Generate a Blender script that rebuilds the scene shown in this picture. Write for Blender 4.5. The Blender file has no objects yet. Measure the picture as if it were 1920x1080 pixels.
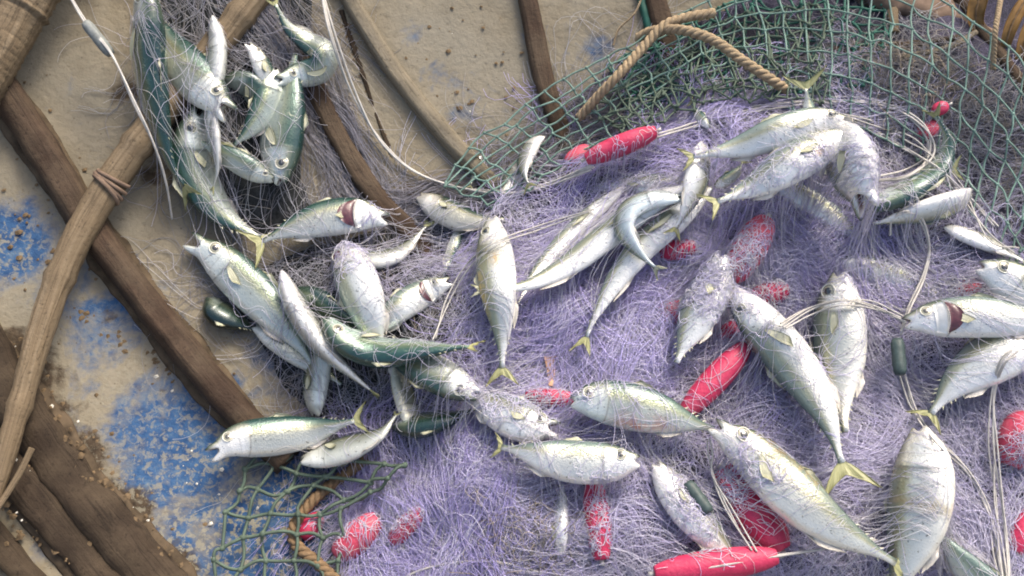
import bpy, math, random
import numpy as np
from mathutils import Vector
from mathutils.bvhtree import BVHTree

random.seed(7)
rng = np.random.default_rng(7)
sc = bpy.context.scene
COL = sc.collection

# ------------------------------------------------------------------ camera
CAM = np.array([0.0, -0.62, 1.12]); AIM = np.array([0.0, 0.02, 0.10]); LENS = 34.0
cam = bpy.data.cameras.new('camera'); cam.lens = LENS; cam.sensor_width = 36; cam.clip_start = .02; cam.clip_end = 500
camo = bpy.data.objects.new('camera', cam); COL.objects.link(camo)
camo.location = CAM
camo.rotation_euler = (Vector(AIM) - Vector(CAM)).to_track_quat('-Z', 'Y').to_euler()
sc.camera = camo
# ------------------------------------------------------------------ sky, sun, exposure
SUN_DIR = np.array([0.42, 0.62, 1.0]); SUN_DIR /= np.linalg.norm(SUN_DIR)
elev = math.asin(SUN_DIR[2]); azim = math.atan2(SUN_DIR[0], SUN_DIR[1])
w = bpy.data.worlds.new('World'); sc.world = w; w.use_nodes = True
nt = w.node_tree; bg = nt.nodes['Background']
sky = nt.nodes.new('ShaderNodeTexSky'); sky.sky_type = 'NISHITA'; sky.sun_disc = False
sky.sun_elevation = elev; sky.sun_rotation = azim; sky.dust_density = 6; sky.air_density = 1.0; sky.ozone_density = 0.6
nt.links.new(sky.outputs[0], bg.inputs[0]); bg.inputs[1].default_value = 0.15
sun = bpy.data.lights.new('sun', 'SUN'); sun.energy = 1.3; sun.angle = math.radians(18); sun.color = (1.0, 0.95, 0.86)
suno = bpy.data.objects.new('sun', sun); COL.objects.link(suno)
suno.rotation_euler = Vector(-SUN_DIR).to_track_quat('-Z', 'Y').to_euler(); suno.location = (1, 1, 3)
sc.view_settings.view_transform = 'Standard'; sc.view_settings.look = 'None'
sc.view_settings.exposure = 0.95; sc.view_settings.gamma = 1.0
sc.render.engine = 'CYCLES'
sc.cycles.filter_width = 1.9; sc.cycles.max_bounces = 4; sc.cycles.diffuse_bounces = 2; sc.cycles.glossy_bounces = 2; sc.cycles.transmission_bounces = 3

# ------------------------------------------------------------------ small maths
def nrm(v): return v / (np.linalg.norm(v, axis=-1, keepdims=True) + 1e-12)
F_ = nrm(AIM - CAM); R_ = nrm(np.cross(F_, [0, 0, 1.0])); U_ = np.cross(R_, F_)
KPX = (18.0 / LENS) / 960.0
def ray(px, py):
    px = np.atleast_1d(np.asarray(px, float)); py = np.atleast_1d(np.asarray(py, float))
    return nrm(F_ + np.outer((px - 960) * KPX, R_) + np.outer((540 - py) * KPX, U_))
HC = np.array([0.12, -0.78]); HR = 1.62
def hull_z(x, y):
    r = np.hypot(x - HC[0], y - HC[1])
    return 0.33 * np.maximum(r - 0.35, 0) ** 2
GX0, GY0, GS = -1.5, -1.5, 0.01
NX, NY = 320, 290
gx = GX0 + GS * np.arange(NX); gy = GY0 + GS * np.arange(NY)
XX, YY = np.meshgrid(gx, gy)
HG = hull_z(XX, YY)
def samp(G, x, y):
    fx = np.clip((x - GX0) / GS, 0, NX - 1.001); fy = np.clip((y - GY0) / GS, 0, NY - 1.001)
    i = fx.astype(int); j = fy.astype(int); a = fx - i; b = fy - j
    return (G[j, i] * (1 - a) * (1 - b) + G[j, i + 1] * a * (1 - b) + G[j + 1, i] * (1 - a) * b + G[j + 1, i + 1] * a * b)
TS = np.linspace(0.35, 3.2, 500)
def cast(G, px, py, lift=0.0):
    d = ray(px, py); n = len(d)
    lift = np.broadcast_to(np.asarray(lift, float), (n,))
    pts = CAM + d[:, None, :] * TS[None, :, None]
    diff = pts[..., 2] - samp(G, pts[..., 0], pts[..., 1]) - lift[:, None]
    hit = diff <= 0
    k = np.where(hit.any(1), hit.argmax(1), len(TS) - 1); k = np.maximum(k, 1)
    a = np.arange(n); d0 = diff[a, k - 1]; d1 = diff[a, k]
    f = np.clip(d0 / (d0 - d1 + 1e-12), 0, 1)
    t = TS[k - 1] + f * (TS[k] - TS[k - 1])
    return CAM + d * t[:, None]
def to_px(p):
    v = np.asarray(p) - CAM; z = v @ F_
    return 960 + (v @ R_) / z / KPX, 540 - (v @ U_) / z / KPX
def mpp(p): return float((np.asarray(p) - CAM) @ F_) * KPX       # metres per photo pixel at a point
def poly_sdf(poly, X, Y):
    d = np.full(X.shape, 1e9); inside = np.zeros(X.shape, bool); n = len(poly)
    for i in range(n):
        x0, y0 = poly[i]; x1, y1 = poly[(i + 1) % n]
        ex, ey = x1 - x0, y1 - y0
        t = np.clip(((X - x0) * ex + (Y - y0) * ey) / (ex * ex + ey * ey), 0, 1)
        d = np.minimum(d, np.hypot(X - x0 - t * ex, Y - y0 - t * ey))
        c = ((y0 > Y) != (y1 > Y)) & (X < (x1 - x0) * (Y - y0) / (y1 - y0 + 1e-12) + x0)
        inside ^= c
    return np.where(inside, d, -d)
def sstep(a, b, x):
    t = np.clip((x - a) / (b - a), 0, 1); return t * t * (3 - 2 * t)
def vnoise(x, y, s, seed):
    r = np.random.default_rng(seed).random((64, 64))
    u = x * s + 100; v = y * s + 100
    i = np.floor(u).astype(int); j = np.floor(v).astype(int); a = u - i; b = v - j
    a = a * a * (3 - 2 * a); b = b * b * (3 - 2 * b)
    g = lambda p, q: r[q % 64, p % 64]
    return g(i, j) * (1 - a) * (1 - b) + g(i + 1, j) * a * (1 - b) + g(i, j + 1) * (1 - a) * b + g(i + 1, j + 1) * a * b
def blur(G, n=1):
    for _ in range(n):
        P = np.pad(G, 1, mode='edge'); G = (P[:-2, 1:-1] + P[2:, 1:-1] + P[1:-1, :-2] + P[1:-1, 2:] + 2 * P[1:-1, 1:-1]) / 6
    return G
def hpoly(pts):
    p = np.array(pts, float); return cast(HG, p[:, 0], p[:, 1])[:, :2]
def spline(P, n):
    P = np.asarray(P, float)
    if len(P) == 2: return P[0] + (P[1] - P[0]) * np.linspace(0, 1, n)[:, None]
    Q = np.vstack([2 * P[0] - P[1], P, 2 * P[-1] - P[-2]])
    out = []
    for i in range(1, len(Q) - 2):
        t = np.linspace(0, 1, 24, endpoint=False)[:, None]
        a, b, c, d = Q[i - 1], Q[i], Q[i + 1], Q[i + 2]
        out.append(.5 * ((2 * b) + (-a + c) * t + (2 * a - 5 * b + 4 * c - d) * t ** 2 + (-a + 3 * b - 3 * c + d) * t ** 3))
    out = np.vstack(out + [Q[-2][None]])
    s = np.concatenate([[0], np.cumsum(np.linalg.norm(np.diff(out, axis=0), axis=1))])
    u = np.linspace(0, s[-1], n)
    return np.stack([np.interp(u, s, out[:, k]) for k in range(out.shape[1])], 1)

# ------------------------------------------------------------------ heap of netting as a height field over the hull
HEAP = hpoly([(850, 330), (960, 235), (1090, 140), (1230, 50), (1400, -40), (1700, -110), (2200, -110), (2400, 600), (2300, 1500), (660, 1500),
              (610, 1010), (610, 920), (590, 850), (520, 760), (440, 650), (410, 560), (470, 470), (620, 420), (760, 385)])
BUNCH = hpoly([(250, -120), (600, -120), (600, 120), (580, 330), (620, 430), (480, 470), (370, 400), (300, 280), (240, 120)])
d1 = poly_sdf(HEAP, XX, YY); d2 = poly_sdf(BUNCH, XX, YY)
lump = vnoise(XX, YY, 9, 1) * .6 + vnoise(XX, YY, 20, 2) * .4
MG = 0.085 * sstep(-.01, .26, d1) + 0.028 * (lump - .3) * sstep(0, .08, d1) * 1.0
MG = np.maximum(MG, 0.035 * sstep(-.005, .06, d2) * (0.7 + .5 * lump))
rdg = 1 - np.abs(2 * vnoise(XX + .35 * YY, YY - .2 * XX, 11, 31) - 1); MG = MG + .020 * (rdg - .55) * sstep(.0, .07, d1)
MG = blur(MG, 2)
SG = HG + MG
def surf(px, py, lift=0.0): return cast(SG, px, py, lift)
def gnormal(G, p):
    e = .02
    dx = (samp(G, p[:, 0] + e, p[:, 1]) - samp(G, p[:, 0] - e, p[:, 1])) / (2 * e)
    dy = (samp(G, p[:, 0], p[:, 1] + e) - samp(G, p[:, 0], p[:, 1] - e)) / (2 * e)
    return nrm(np.stack([-dx, -dy, np.ones(len(p))], 1))

# ------------------------------------------------------------------ mesh plumbing
def tag(o, label=None, cat=None, group=None, kind=None):
    if label: o['label'] = label
    if cat: o['category'] = cat
    if group: o['group'] = group
    if kind: o['kind'] = kind
    return o
def empty(name, loc):
    o = bpy.data.objects.new(name, None); COL.objects.link(o); o.location = loc; o.empty_display_size = .02
    return o
def mesh_obj(name, V, F, mat, parent=None, smooth=True, attrs=None):
    """V world-space (n,3); F list of faces or (m,4) array; parented meshes are stored relative to the parent's place."""
    V = np.asarray(V, float)
    org = np.zeros(3)
    if parent is not None:
        q = parent
        while q is not None: org = org + np.array(q.location); q = q.parent
    me = bpy.data.meshes.new(name)
    Vr = V - org
    if isinstance(F, np.ndarray):
        k = F.shape[1]; m = len(F)
        me.vertices.add(len(Vr)); me.vertices.foreach_set('co', Vr.astype(np.float32).ravel())
        me.loops.add(m * k); me.loops.foreach_set('vertex_index', F.astype(np.int32).ravel())
        me.polygons.add(m); me.polygons.foreach_set('loop_start', np.arange(0, m * k, k, dtype=np.int32))
        me.update(calc_edges=True)
    else:
        me.from_pydata([tuple(v) for v in Vr], [], [tuple(int(i) for i in f) for f in F])
    me.polygons.foreach_set('use_smooth', np.full(len(me.polygons), smooth))
    if attrs:
        for an, (tp, arr) in attrs.items():
            a = me.attributes.new(an, tp, 'POINT')
            a.data.foreach_set('vector' if tp == 'FLOAT_VECTOR' else ('color' if tp == 'FLOAT_COLOR' else 'value'), np.asarray(arr, np.float32).ravel())
    me.materials.append(mat); me.update()
    o = bpy.data.objects.new(name, me); COL.objects.link(o)
    if parent is not None: o.parent = parent
    return o
def ring_faces(n, k, cap=True, off=0):
    f = []
    for i in range(n - 1):
        for j in range(k):
            f.append((off + i * k + j, off + i * k + (j + 1) % k, off + (i + 1) * k + (j + 1) % k, off + (i + 1) * k + j))
    if cap:
        f.append(tuple(off + j for j in range(k))[::-1]); f.append(tuple(off + (n - 1) * k + j for j in range(k)))
    return f
def frames(P, up):
    T = nrm(np.gradient(P, axis=0)); up = np.broadcast_to(np.asarray(up, float), P.shape)
    S = nrm(np.cross(T, up)); N = np.cross(S, T)
    return T, S, N
def loft(P, rs, rn, up=(0, 0, 1), k=8, cap=True, power=1.0, wob=0.0, seed=0):
    """tube with half-width rs sideways and rn along up; power<1 squares the section."""
    P = np.asarray(P, float); n = len(P)
    T, S, N = frames(P, up)
    rs = np.broadcast_to(rs, (n,)); rn = np.broadcast_to(rn, (n,))
    a = np.arange(k) / k * 2 * np.pi
    c = np.sign(np.cos(a)) * np.abs(np.cos(a)) ** power; s = np.sign(np.sin(a)) * np.abs(np.sin(a)) ** power
    jit = 1 + wob * (np.random.default_rng(seed).random((n, k)) - .5)
    V = P[:, None] + S[:, None] * (rs[:, None] * c * jit)[..., None] + N[:, None] * (rn[:, None] * s * jit)[..., None]
    return V.reshape(-1, 3), ring_faces(n, k, cap)
def join(parts):
    V = []; F = []; o = 0
    for v, f in parts:
        V.append(v); F += [tuple(i + o for i in q) for q in f]; o += len(v)
    return np.vstack(V), F
def slab(G, th):
    """closed thin sheet from an (m,n,3) grid of points"""
    G = np.asarray(G, float); m, n = G.shape[:2]
    du = np.gradient(G, axis=0); dv = np.gradient(G, axis=1); N = nrm(np.cross(du, dv))
    A = (G + N * th / 2).reshape(-1, 3); B = (G - N * th / 2).reshape(-1, 3); o = m * n
    f = []
    for i in range(m - 1):
        for j in range(n - 1):
            a, b, c, d = i * n + j, i * n + j + 1, (i + 1) * n + j + 1, (i + 1) * n + j
            f.append((a, d, c, b)); f.append((o + a, o + b, o + c, o + d))
    edge = [i * n for i in range(m)] + [(m - 1) * n + j for j in range(1, n)] + [i * n + n - 1 for i in range(m - 2, -1, -1)] + [j for j in range(n - 2, 0, -1)]
    for a, b in zip(edge, edge[1:] + edge[:1]): f.append((a, b, o + b, o + a))
    uu, vv = np.meshgrid(np.linspace(0, 1, m), np.linspace(0, 1, n), indexing='ij')
    uv = np.stack([uu, vv, np.zeros_like(uu)], -1).reshape(-1, 3)
    return np.vstack([A, B]), f, np.vstack([uv, uv])

# ------------------------------------------------------------------ materials
class NT:
    def __init__(s, name):
        s.m = bpy.data.materials.new(name); s.m.use_nodes = True; s.t = s.m.node_tree; s.p = s.t.nodes['Principled BSDF']
    def n(s, tp, **kw):
        x = s.t.nodes.new('ShaderNode' + tp)
        for k, v in kw.items():
            if k.startswith('i_'):
                x.inputs[int(k[2:]) if k[2:].isdigit() else k[2:].replace('_', ' ')].default_value = v
            else: setattr(x, k, v)
        return x
    def l(s, a, b): s.t.links.new(a, b)
    def noise(s, vec, scale, detail=4, rough=.55, dist=0.0):
        x = s.n('TexNoise'); x.inputs['Scale'].default_value = scale; x.inputs['Detail'].default_value = detail
        x.inputs['Roughness'].default_value = rough; x.inputs['Distortion'].default_value = dist
        if vec is not None: s.l(vec, x.inputs['Vector'])
        return x.outputs['Fac']
    def ramp(s, fac, stops, interp='LINEAR'):
        x = s.n('ValToRGB'); e = x.color_ramp.elements; x.color_ramp.interpolation = interp
        while len(e) < len(stops): e.new(.5)
        for k, (p, c) in enumerate(stops):
            e[k].position = p; e[k].color = (*c, 1) if not np.isscalar(c) else (c, c, c, 1)
        s.l(fac, x.inputs[0]); return x.outputs[0]
    def mix(s, fac, a, b, mode='MIX'):
        x = s.n('MixRGB', blend_type=mode)
        for i, v in ((0, fac), (1, a), (2, b)):
            if hasattr(v, 'is_linked'): s.l(v, x.inputs[i])
            else: x.inputs[i].default_value = v if i == 0 else ((*v, 1) if not np.isscalar(v) else (v, v, v, 1))
        return x.outputs[0]
    def math(s, op, a, b=0.0, c=None):
        x = s.n('Math', operation=op)
        for i, v in enumerate((a, b) if c is None else (a, b, c)):
            if hasattr(v, 'is_linked'): s.l(v, x.inputs[i])
            else: x.inputs[i].default_value = v
        return x.outputs[0]
    def bump(s, h, strength, dist=.002):
        x = s.n('Bump'); x.inputs['Strength'].default_value = strength; x.inputs['Distance'].default_value = dist
        s.l(h, x.inputs['Height']); s.l(x.outputs[0], s.p.inputs['Normal'])
    def coord(s, which='Object'): return s.n('TexCoord').outputs[which]
    def attr(s, name):
        x = s.n('Attribute'); x.attribute_name = name; return x
    def out(s, rough=.5, metal=0.0, spec=.5, coat=0.0):
        s.p.inputs['Roughness'].default_value = rough; s.p.inputs['Metallic'].default_value = metal
        s.p.inputs['Specular IOR Level'].default_value = spec; s.p.inputs['Coat Weight'].default_value = coat
        return s.m
    def color(s, c):
        if hasattr(c, 'is_linked'): s.l(c, s.p.inputs['Base Color'])
        else: s.p.inputs['Base Color'].default_value = (*c, 1)

def mat_hull():
    m = NT('mud_over_blue_paint'); v = m.n('NewGeometry').outputs['Position']
    big = m.noise(v, 5, 6, .6); mid = m.noise(v, 26, 8, .68, .4); fine = m.noise(v, 140, 4, .6); vf = m.noise(v, 520, 2, .5)
    mud = m.ramp(mid, [(.25, (.160, .128, .080)), (.5, (.220, .184, .122)), (.75, (.272, .234, .165))])
    mud = m.mix(m.ramp(big, [(.35, 0.0), (.7, .6)]), mud, (.215, .202, .162))
    mud = m.mix(m.ramp(fine, [(.28, .45), (.40, 0.0)]), mud, (.09, .072, .048))
    blue = m.ramp(m.noise(v, 60, 5, .7), [(.3, (.014, .045, .12)), (.55, (.035, .090, .19)), (.75, (.12, .17, .215))])
    b = m.attr('wear').outputs['Fac']
    pt = m.noise(v, 12, 9, .60, .5); msk = m.math('ADD', m.math('MULTIPLY', pt, .90), m.math('ADD', m.math('MULTIPLY', fine, .16), m.math('MULTIPLY', big, .35)))
    msk = m.math('ADD', msk, m.math('MULTIPLY', b, .36))
    k = m.ramp(msk, [(.84, 0.0), (.93, .55), (1.06, 1.0)])
    c = m.mix(k, mud, blue)
    st = m.attr('silt_and_shade').outputs['Fac']; sk = m.ramp(m.math('ADD', m.math('MULTIPLY', st, .9), m.math('MULTIPLY', m.math('SUBTRACT', mid, .5), 1.1)), [(.38, 0.0), (.55, 1.0)])
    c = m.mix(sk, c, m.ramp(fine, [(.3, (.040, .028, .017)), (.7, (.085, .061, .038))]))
    fl = m.ramp(m.noise(v, 130, 5, .7, .5), [(.50, 0.0), (.58, .85)])
    c = m.mix(m.math('MULTIPLY', fl, b), c, (.25, .23, .17))
    sp = m.n('TexVoronoi', feature='F1'); sp.inputs['Scale'].default_value = 75; m.l(v, sp.inputs['Vector'])
    c = m.mix(m.ramp(sp.outputs['Distance'], [(.05, .6), (.10, 0.0)]), c, (.06, .048, .035))
    m.color(c)
    h = m.math('ADD', m.math('MULTIPLY', mid, .6), m.math('MULTIPLY', fine, .4)); h = m.math('SUBTRACT', h, m.math('MULTIPLY', k, .25))
    m.bump(h, .7, .006); return m.out(.85, spec=.25)
def mat_wood(name, c0, c1, c2, dirt=(.28, .235, .155), dirtamt=.45, rough=.75):
    m = NT(name); v = m.n('NewGeometry').outputs['Position']; uv = m.attr('along').outputs['Vector']
    mp = m.n('Mapping'); mp.inputs['Scale'].default_value = (6, 60, 60); m.l(uv, mp.inputs['Vector'])
    g = m.noise(mp.outputs[0], 1.0, 6, .65, .3); b = m.noise(v, 16, 7, .65); f = m.noise(v, 230, 4, .6)
    c = m.ramp(g, [(.25, c0), (.5, c1), (.75, c2)])
    c = m.mix(m.ramp(b, [(.50 - .25 * dirtamt, 0.0), (.78, dirtamt * 1.4)]), c, dirt)
    c = m.mix(m.ramp(f, [(.32, .5), (.42, 0.0)]), c, tuple(q * .35 for q in c0))
    mp2 = m.n('Mapping'); mp2.inputs['Scale'].default_value = (3.5, 45, 45); m.l(uv, mp2.inputs['Vector']); ck = m.noise(mp2.outputs[0], 1.0, 3, .5, .2)
    crk = m.ramp(m.math('ABSOLUTE', m.math('SUBTRACT', ck, .5)), [(.004, .45), (.016, 0.0)]); c = m.mix(crk, c, tuple(q * .3 for q in c0))
    m.color(c); m.bump(m.math('ADD', m.math('MULTIPLY', g, .9), m.math('ADD', m.math('MULTIPLY', f, .5), m.math('MULTIPLY', b, 1.0))), .6, .004)
    return m.out(rough, spec=.3)
def mat_fish():
    m = NT('fish_skin'); a = m.attr('fuv').outputs['Vector']; s = m.n('SeparateXYZ'); m.l(a, s.inputs[0]); t, v, q = s.outputs
    oi = m.n('ObjectInfo'); rnd = oi.outputs['Random']; pos = m.n('NewGeometry').outputs['Position']
    nz = m.noise(pos, 60, 4, .6); nf = m.noise(pos, 420, 3, .6)
    vv = m.math('ADD', v, m.math('MULTIPLY', m.math('SUBTRACT', nz, .5), .07))
    body = m.ramp(vv, [(.0, (.010, .040, .040)), (.21, (.022, .070, .060)), (.31, (.065, .120, .092)), (.38, (.18, .22, .155)),
                       (.44, (.33, .335, .22)), (.52, (.37, .39, .34)), (.64, (.46, .48, .43)), (.82, (.64, .64, .58)), (1, (.80, .79, .73))])
    lite = m.ramp(vv, [(.0, (.13, .20, .18)), (.18, (.26, .33, .29)), (.31, (.38, .41, .33)), (.40, (.48, .47, .30)), (.50, (.80, .81, .74)), (.7, (.88, .88, .84)), (1, (.90, .89, .85))])  # brighter copy of the skin, paints the overexposed look of lit fish
    body = m.mix(oi.outputs['Alpha'], lite, body)
    # head is whiter below the eye, dark on the crown
    head = m.ramp(vv, [(.0, (.03, .055, .045)), (.18, (.09, .12, .085)), (.27, (.36, .36, .27)), (.38, (.80, .79, .72)), (1, (.88, .87, .82))])
    hm = m.ramp(t, [(.20, 1.0), (.26, 0.0)])
    c = m.mix(hm, body, head)
    # row of dark dots along the back, one behind the gill cover
    cv = m.n('CombineXYZ'); m.l(m.math('MULTIPLY', t, 17.0), cv.inputs[0]); m.l(m.math('MULTIPLY', v, 9.0), cv.inputs[1])
    vo = m.n('TexVoronoi', feature='F1'); vo.inputs['Scale'].default_value = 1.0; vo.inputs['Randomness'].default_value = .7; m.l(cv.outputs[0], vo.inputs['Vector'])
    dots = m.math('MULTIPLY', m.ramp(vo.outputs['Distance'], [(.10, 1.0), (.24, 0.0)]), m.ramp(v, [(.22, 0.0), (.28, .6), (.36, .5), (.42, 0.0)]))
    c = m.mix(dots, c, (.05, .075, .06))
    blo = m.ramp(m.noise(pos, 22, 3, .6), [(.30, .84), (.60, 1.0)]); c = m.mix(1.0, c, blo, 'MULTIPLY')
    # scars, scale loss and net grime
    sc_ = m.ramp(m.noise(pos, 95, 5, .7, .8), [(.60, 0.0), (.70, .45)])
    c = m.mix(sc_, c, (.47, .44, .33))
    sp = m.ramp(m.noise(pos, 300, 2, .5), [(.66, 0.0), (.71, .75)]); c = m.mix(sp, c, (.07, .07, .055))
    # gill-cover seam
    seam = m.ramp(m.math('ABSOLUTE', m.math('SUBTRACT', q, 0.0)), [(.0, .6), (.004, .45), (.010, 0.0)])
    c = m.mix(m.math('MULTIPLY', seam, m.ramp(v, [(.2, 0.0), (.3, 1.0), (.9, .8), (1, 0.0)])), c, (.13, .12, .10))
    pre = m.ramp(m.math('ABSOLUTE', m.math('ADD', q, .072)), [(.0, .40), (.006, 0.0)]); c = m.mix(m.math('MULTIPLY', pre, m.ramp(v, [(.40, 0.0), (.5, 1.0), (.75, .8), (.85, 0.0)])), c, (.22, .21, .17))
    mk = m.attr('mark'); mz = m.math('MULTIPLY', mk.outputs['Alpha'], m.ramp(m.noise(pos, 130, 4, .7), [(.35, 0.0), (.55, 1.0)])); c = m.mix(mz, c, mk.outputs['Color'])
    mo = m.attr('mouth').outputs['Fac']; c = m.mix(mo, c, (.10, .035, .035))
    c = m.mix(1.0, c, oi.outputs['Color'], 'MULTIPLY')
    m.color(c)
    # scales
    sv = m.n('CombineXYZ'); m.l(m.math('MULTIPLY', t, 85.0), sv.inputs[0]); m.l(m.math('MULTIPLY', v, 44.0), sv.inputs[1])
    so = m.n('TexVoronoi', feature='F1'); so.inputs['Scale'].default_value = 1.0; m.l(sv.outputs[0], so.inputs['Vector'])
    h = m.math('ADD', m.math('MULTIPLY', so.outputs['Distance'], .35), m.math('ADD', m.math('MULTIPLY', nf, .35), m.math('MULTIPLY', nz, .7)))
    m.bump(h, .38, .0020)
    m.l(m.math('ADD', m.math('MULTIPLY', nz, .34), .06), m.p.inputs['Roughness'])
    x = m.p.inputs['Metallic']; m.l(m.math('MULTIPLY', m.ramp(v, [(.15, .15), (.42, .58), (.7, .44), (1, .12)]), m.math('SUBTRACT', 1.0, mo)), x)
    m.p.inputs['Specular IOR Level'].default_value = .6; m.p.inputs['Coat Weight'].default_value = .55; m.p.inputs['Coat Roughness'].default_value = .10
    return m.m
def mat_fin(name, c0, c1):
    m = NT(name); a = m.attr('fuv').outputs['Vector']
    mp = m.n('Mapping'); mp.inputs['Scale'].default_value = (1.5, 26, 1); m.l(a, mp.inputs['Vector'])
    g = m.noise(mp.outputs[0], 1.0, 2, .5); c = m.ramp(g, [(.35, c0), (.65, c1)])
    s = m.n('SeparateXYZ'); m.l(a, s.inputs[0])
    c = m.mix(m.ramp(s.outputs[0], [(.6, 0.0), (1.0, .55)]), c, tuple(q * .55 for q in c0))
    m.color(c); m.bump(g, .5, .001); m.p.inputs['Subsurface Weight'].default_value = 0
    return m.out(.4, spec=.5)
def mat_plain(name, c, rough=.5, spec=.5, metal=0, coat=0.0, var=.25, scale=60, bump=.3):
    m = NT(name); v = m.n('NewGeometry').outputs['Position']; nz = m.noise(v, scale, 5, .6)
    m.color(m.mix(m.ramp(nz, [(.3, 0.0), (.7, 1.0)]), tuple(q * (1 - var) for q in c), tuple(min(1, q * (1 + var)) for q in c)))
    m.bump(nz, bump, .002); return m.out(rough, metal, spec, coat)
def mat_strand():
    m = NT('monofilament'); a = m.attr('col'); m.color(a.outputs['Color'])
    return m.out(.38, spec=.6)
def mat_heap():
    m = NT('matted_netting'); v = m.n('NewGeometry').outputs['Position']
    a = m.noise(v, 18, 4, .6); b = m.noise(v, 260, 3, .7, 2.0)
    c = m.mix(m.ramp(a, [(.3, 0.0), (.7, 1.0)]), (.085, .082, .11), (.16, .14, .23))
    c = m.mix(m.ramp(b, [(.40, .75), (.6, 0.0)]), c, (.04, .042, .05))
    m.color(c); m.bump(b, 1.0, .006); return m.out(.8, spec=.2)
def mat_float(name, c, fade):
    m = NT(name); v = m.n('NewGeometry').outputs['Position']; a = m.noise(v, 45, 5, .65); b = m.noise(v, 300, 3, .6)
    k = m.mix(m.ramp(a, [(.45, 0.0), (.75, .6)]), c, fade); k = m.mix(m.ramp(b, [(.3, .5), (.42, 0.0)]), k, tuple(q * .45 for q in c))
    m.color(k); m.bump(b, .4, .002); return m.out(.5, spec=.4)
M = dict(hull=mat_hull(), rib=mat_wood('rib_wood', (.022, .0125, .007), (.050, .030, .018), (.088, .056, .035), (.14, .107, .068), .42, .85),
         mudrib=mat_wood('muddy_wood', (.017, .011, .0065), (.034, .0225, .0135), (.058, .040, .025), (.125, .092, .056), .42, .9),
         pale=mat_wood('mud_coated_wood', (.13, .105, .07), (.19, .16, .11), (.24, .205, .15), (.22, .19, .135), .5, .9),
         bamboo=mat_wood('bamboo', (.085, .056, .031), (.19, .138, .080), (.31, .24, .155), (.13, .098, .06), .6, .75),
         fish=mat_fish(), yfin=mat_fin('yellow_fin', (.25, .25, .10), (.41, .40, .20)), gfin=mat_fin('olive_fin', (.36, .36, .20), (.56, .55, .42)),
         wfin=mat_fin('pale_fin', (.45, .42, .36), (.66, .62, .55)),
         iris=mat_plain('eye_iris', (.33, .32, .23), .15, .7, .3, .6, .2, 300, .1), pupil=mat_plain('eye_pupil', (.02, .022, .02), .08, .8, 0, 1.0, .1),
         gill=mat_plain('gill_red', (.085, .024, .030), .3, .6, 0, .4, .45, 160), strand=mat_strand(), heap=mat_heap(),
         red=mat_float('red_foam', (.49, .028, .085), (.57, .11, .17)), pink=mat_float('pink_foam', (.53, .06, .105), (.60, .20, .23)),
         line=mat_plain('float_line', (.45, .43, .39), .55, .4, var=.2, scale=120), rope=mat_plain('tan_rope', (.31, .235, .145), .85, .2, var=.3, scale=200, bump=.6),
         rope2=mat_plain('brown_rope', (.19, .125, .068), .85, .2, var=.3, scale=200, bump=.6),
         gtwine=mat_plain('green_twine', (.125, .205, .17), .6, .4, var=.35, scale=50, bump=.3), dtwine=mat_plain('dark_green_twine', (.022, .105, .075), .6, .4, var=.35, scale=50),
         otwine=mat_plain('olive_twine', (.080, .112, .080), .65, .3, var=.3, scale=60),
         lead=mat_plain('sinker_grey', (.20, .215, .20), .55, .4, .0, var=.3, scale=150), dlead=mat_plain('sinker_dark', (.05, .075, .07), .5, .4, var=.3, scale=150),
         leaf=mat_plain('dry_leaf', (.24, .13, .035), .55, .4, var=.45, scale=35), sand=mat_plain('sand', (.33, .27, .18), .9, .2, var=.3, scale=8, bump=.6),
         crumb=mat_plain('mud_crumb', (.13, .09, .05), .9, .2, var=.4, scale=150), shell=mat_plain('shell', (.55, .52, .44), .5, .4, var=.25, scale=200),
         cloth=mat_plain('brown_sacking', (.20, .14, .10), .85, .2, var=.45, scale=40, bump=.6), flesh=mat_plain('orange_flesh', (.55, .33, .20), .35, .5, var=.3, scale=150))

M['mudcake'] = mat_plain('caked_mud', (.085, .062, .039), .9, .2, var=.5, scale=45, bump=.9)
# ------------------------------------------------------------------ setting: ground, boat
gv = []; gf = []
n = 40
for i in range(n + 1):
    for j in range(n + 1):
        u = (i / n * 2 - 1); v = (j / n * 2 - 1); x = 60 * u * abs(u); y = 60 * v * abs(v)
        gv.append((x, y, -.06 + .015 * math.sin(x * 3) * math.cos(y * 2.3)))
for i in range(n):
    for j in range(n): a = i * (n + 1) + j; gf.append((a, a + n + 1, a + n + 2, a + 1))
ground = mesh_obj('ground', np.array(gv), gf, M['sand']); tag(ground, 'bare tan sand under the boat', None, kind='structure')

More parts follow.
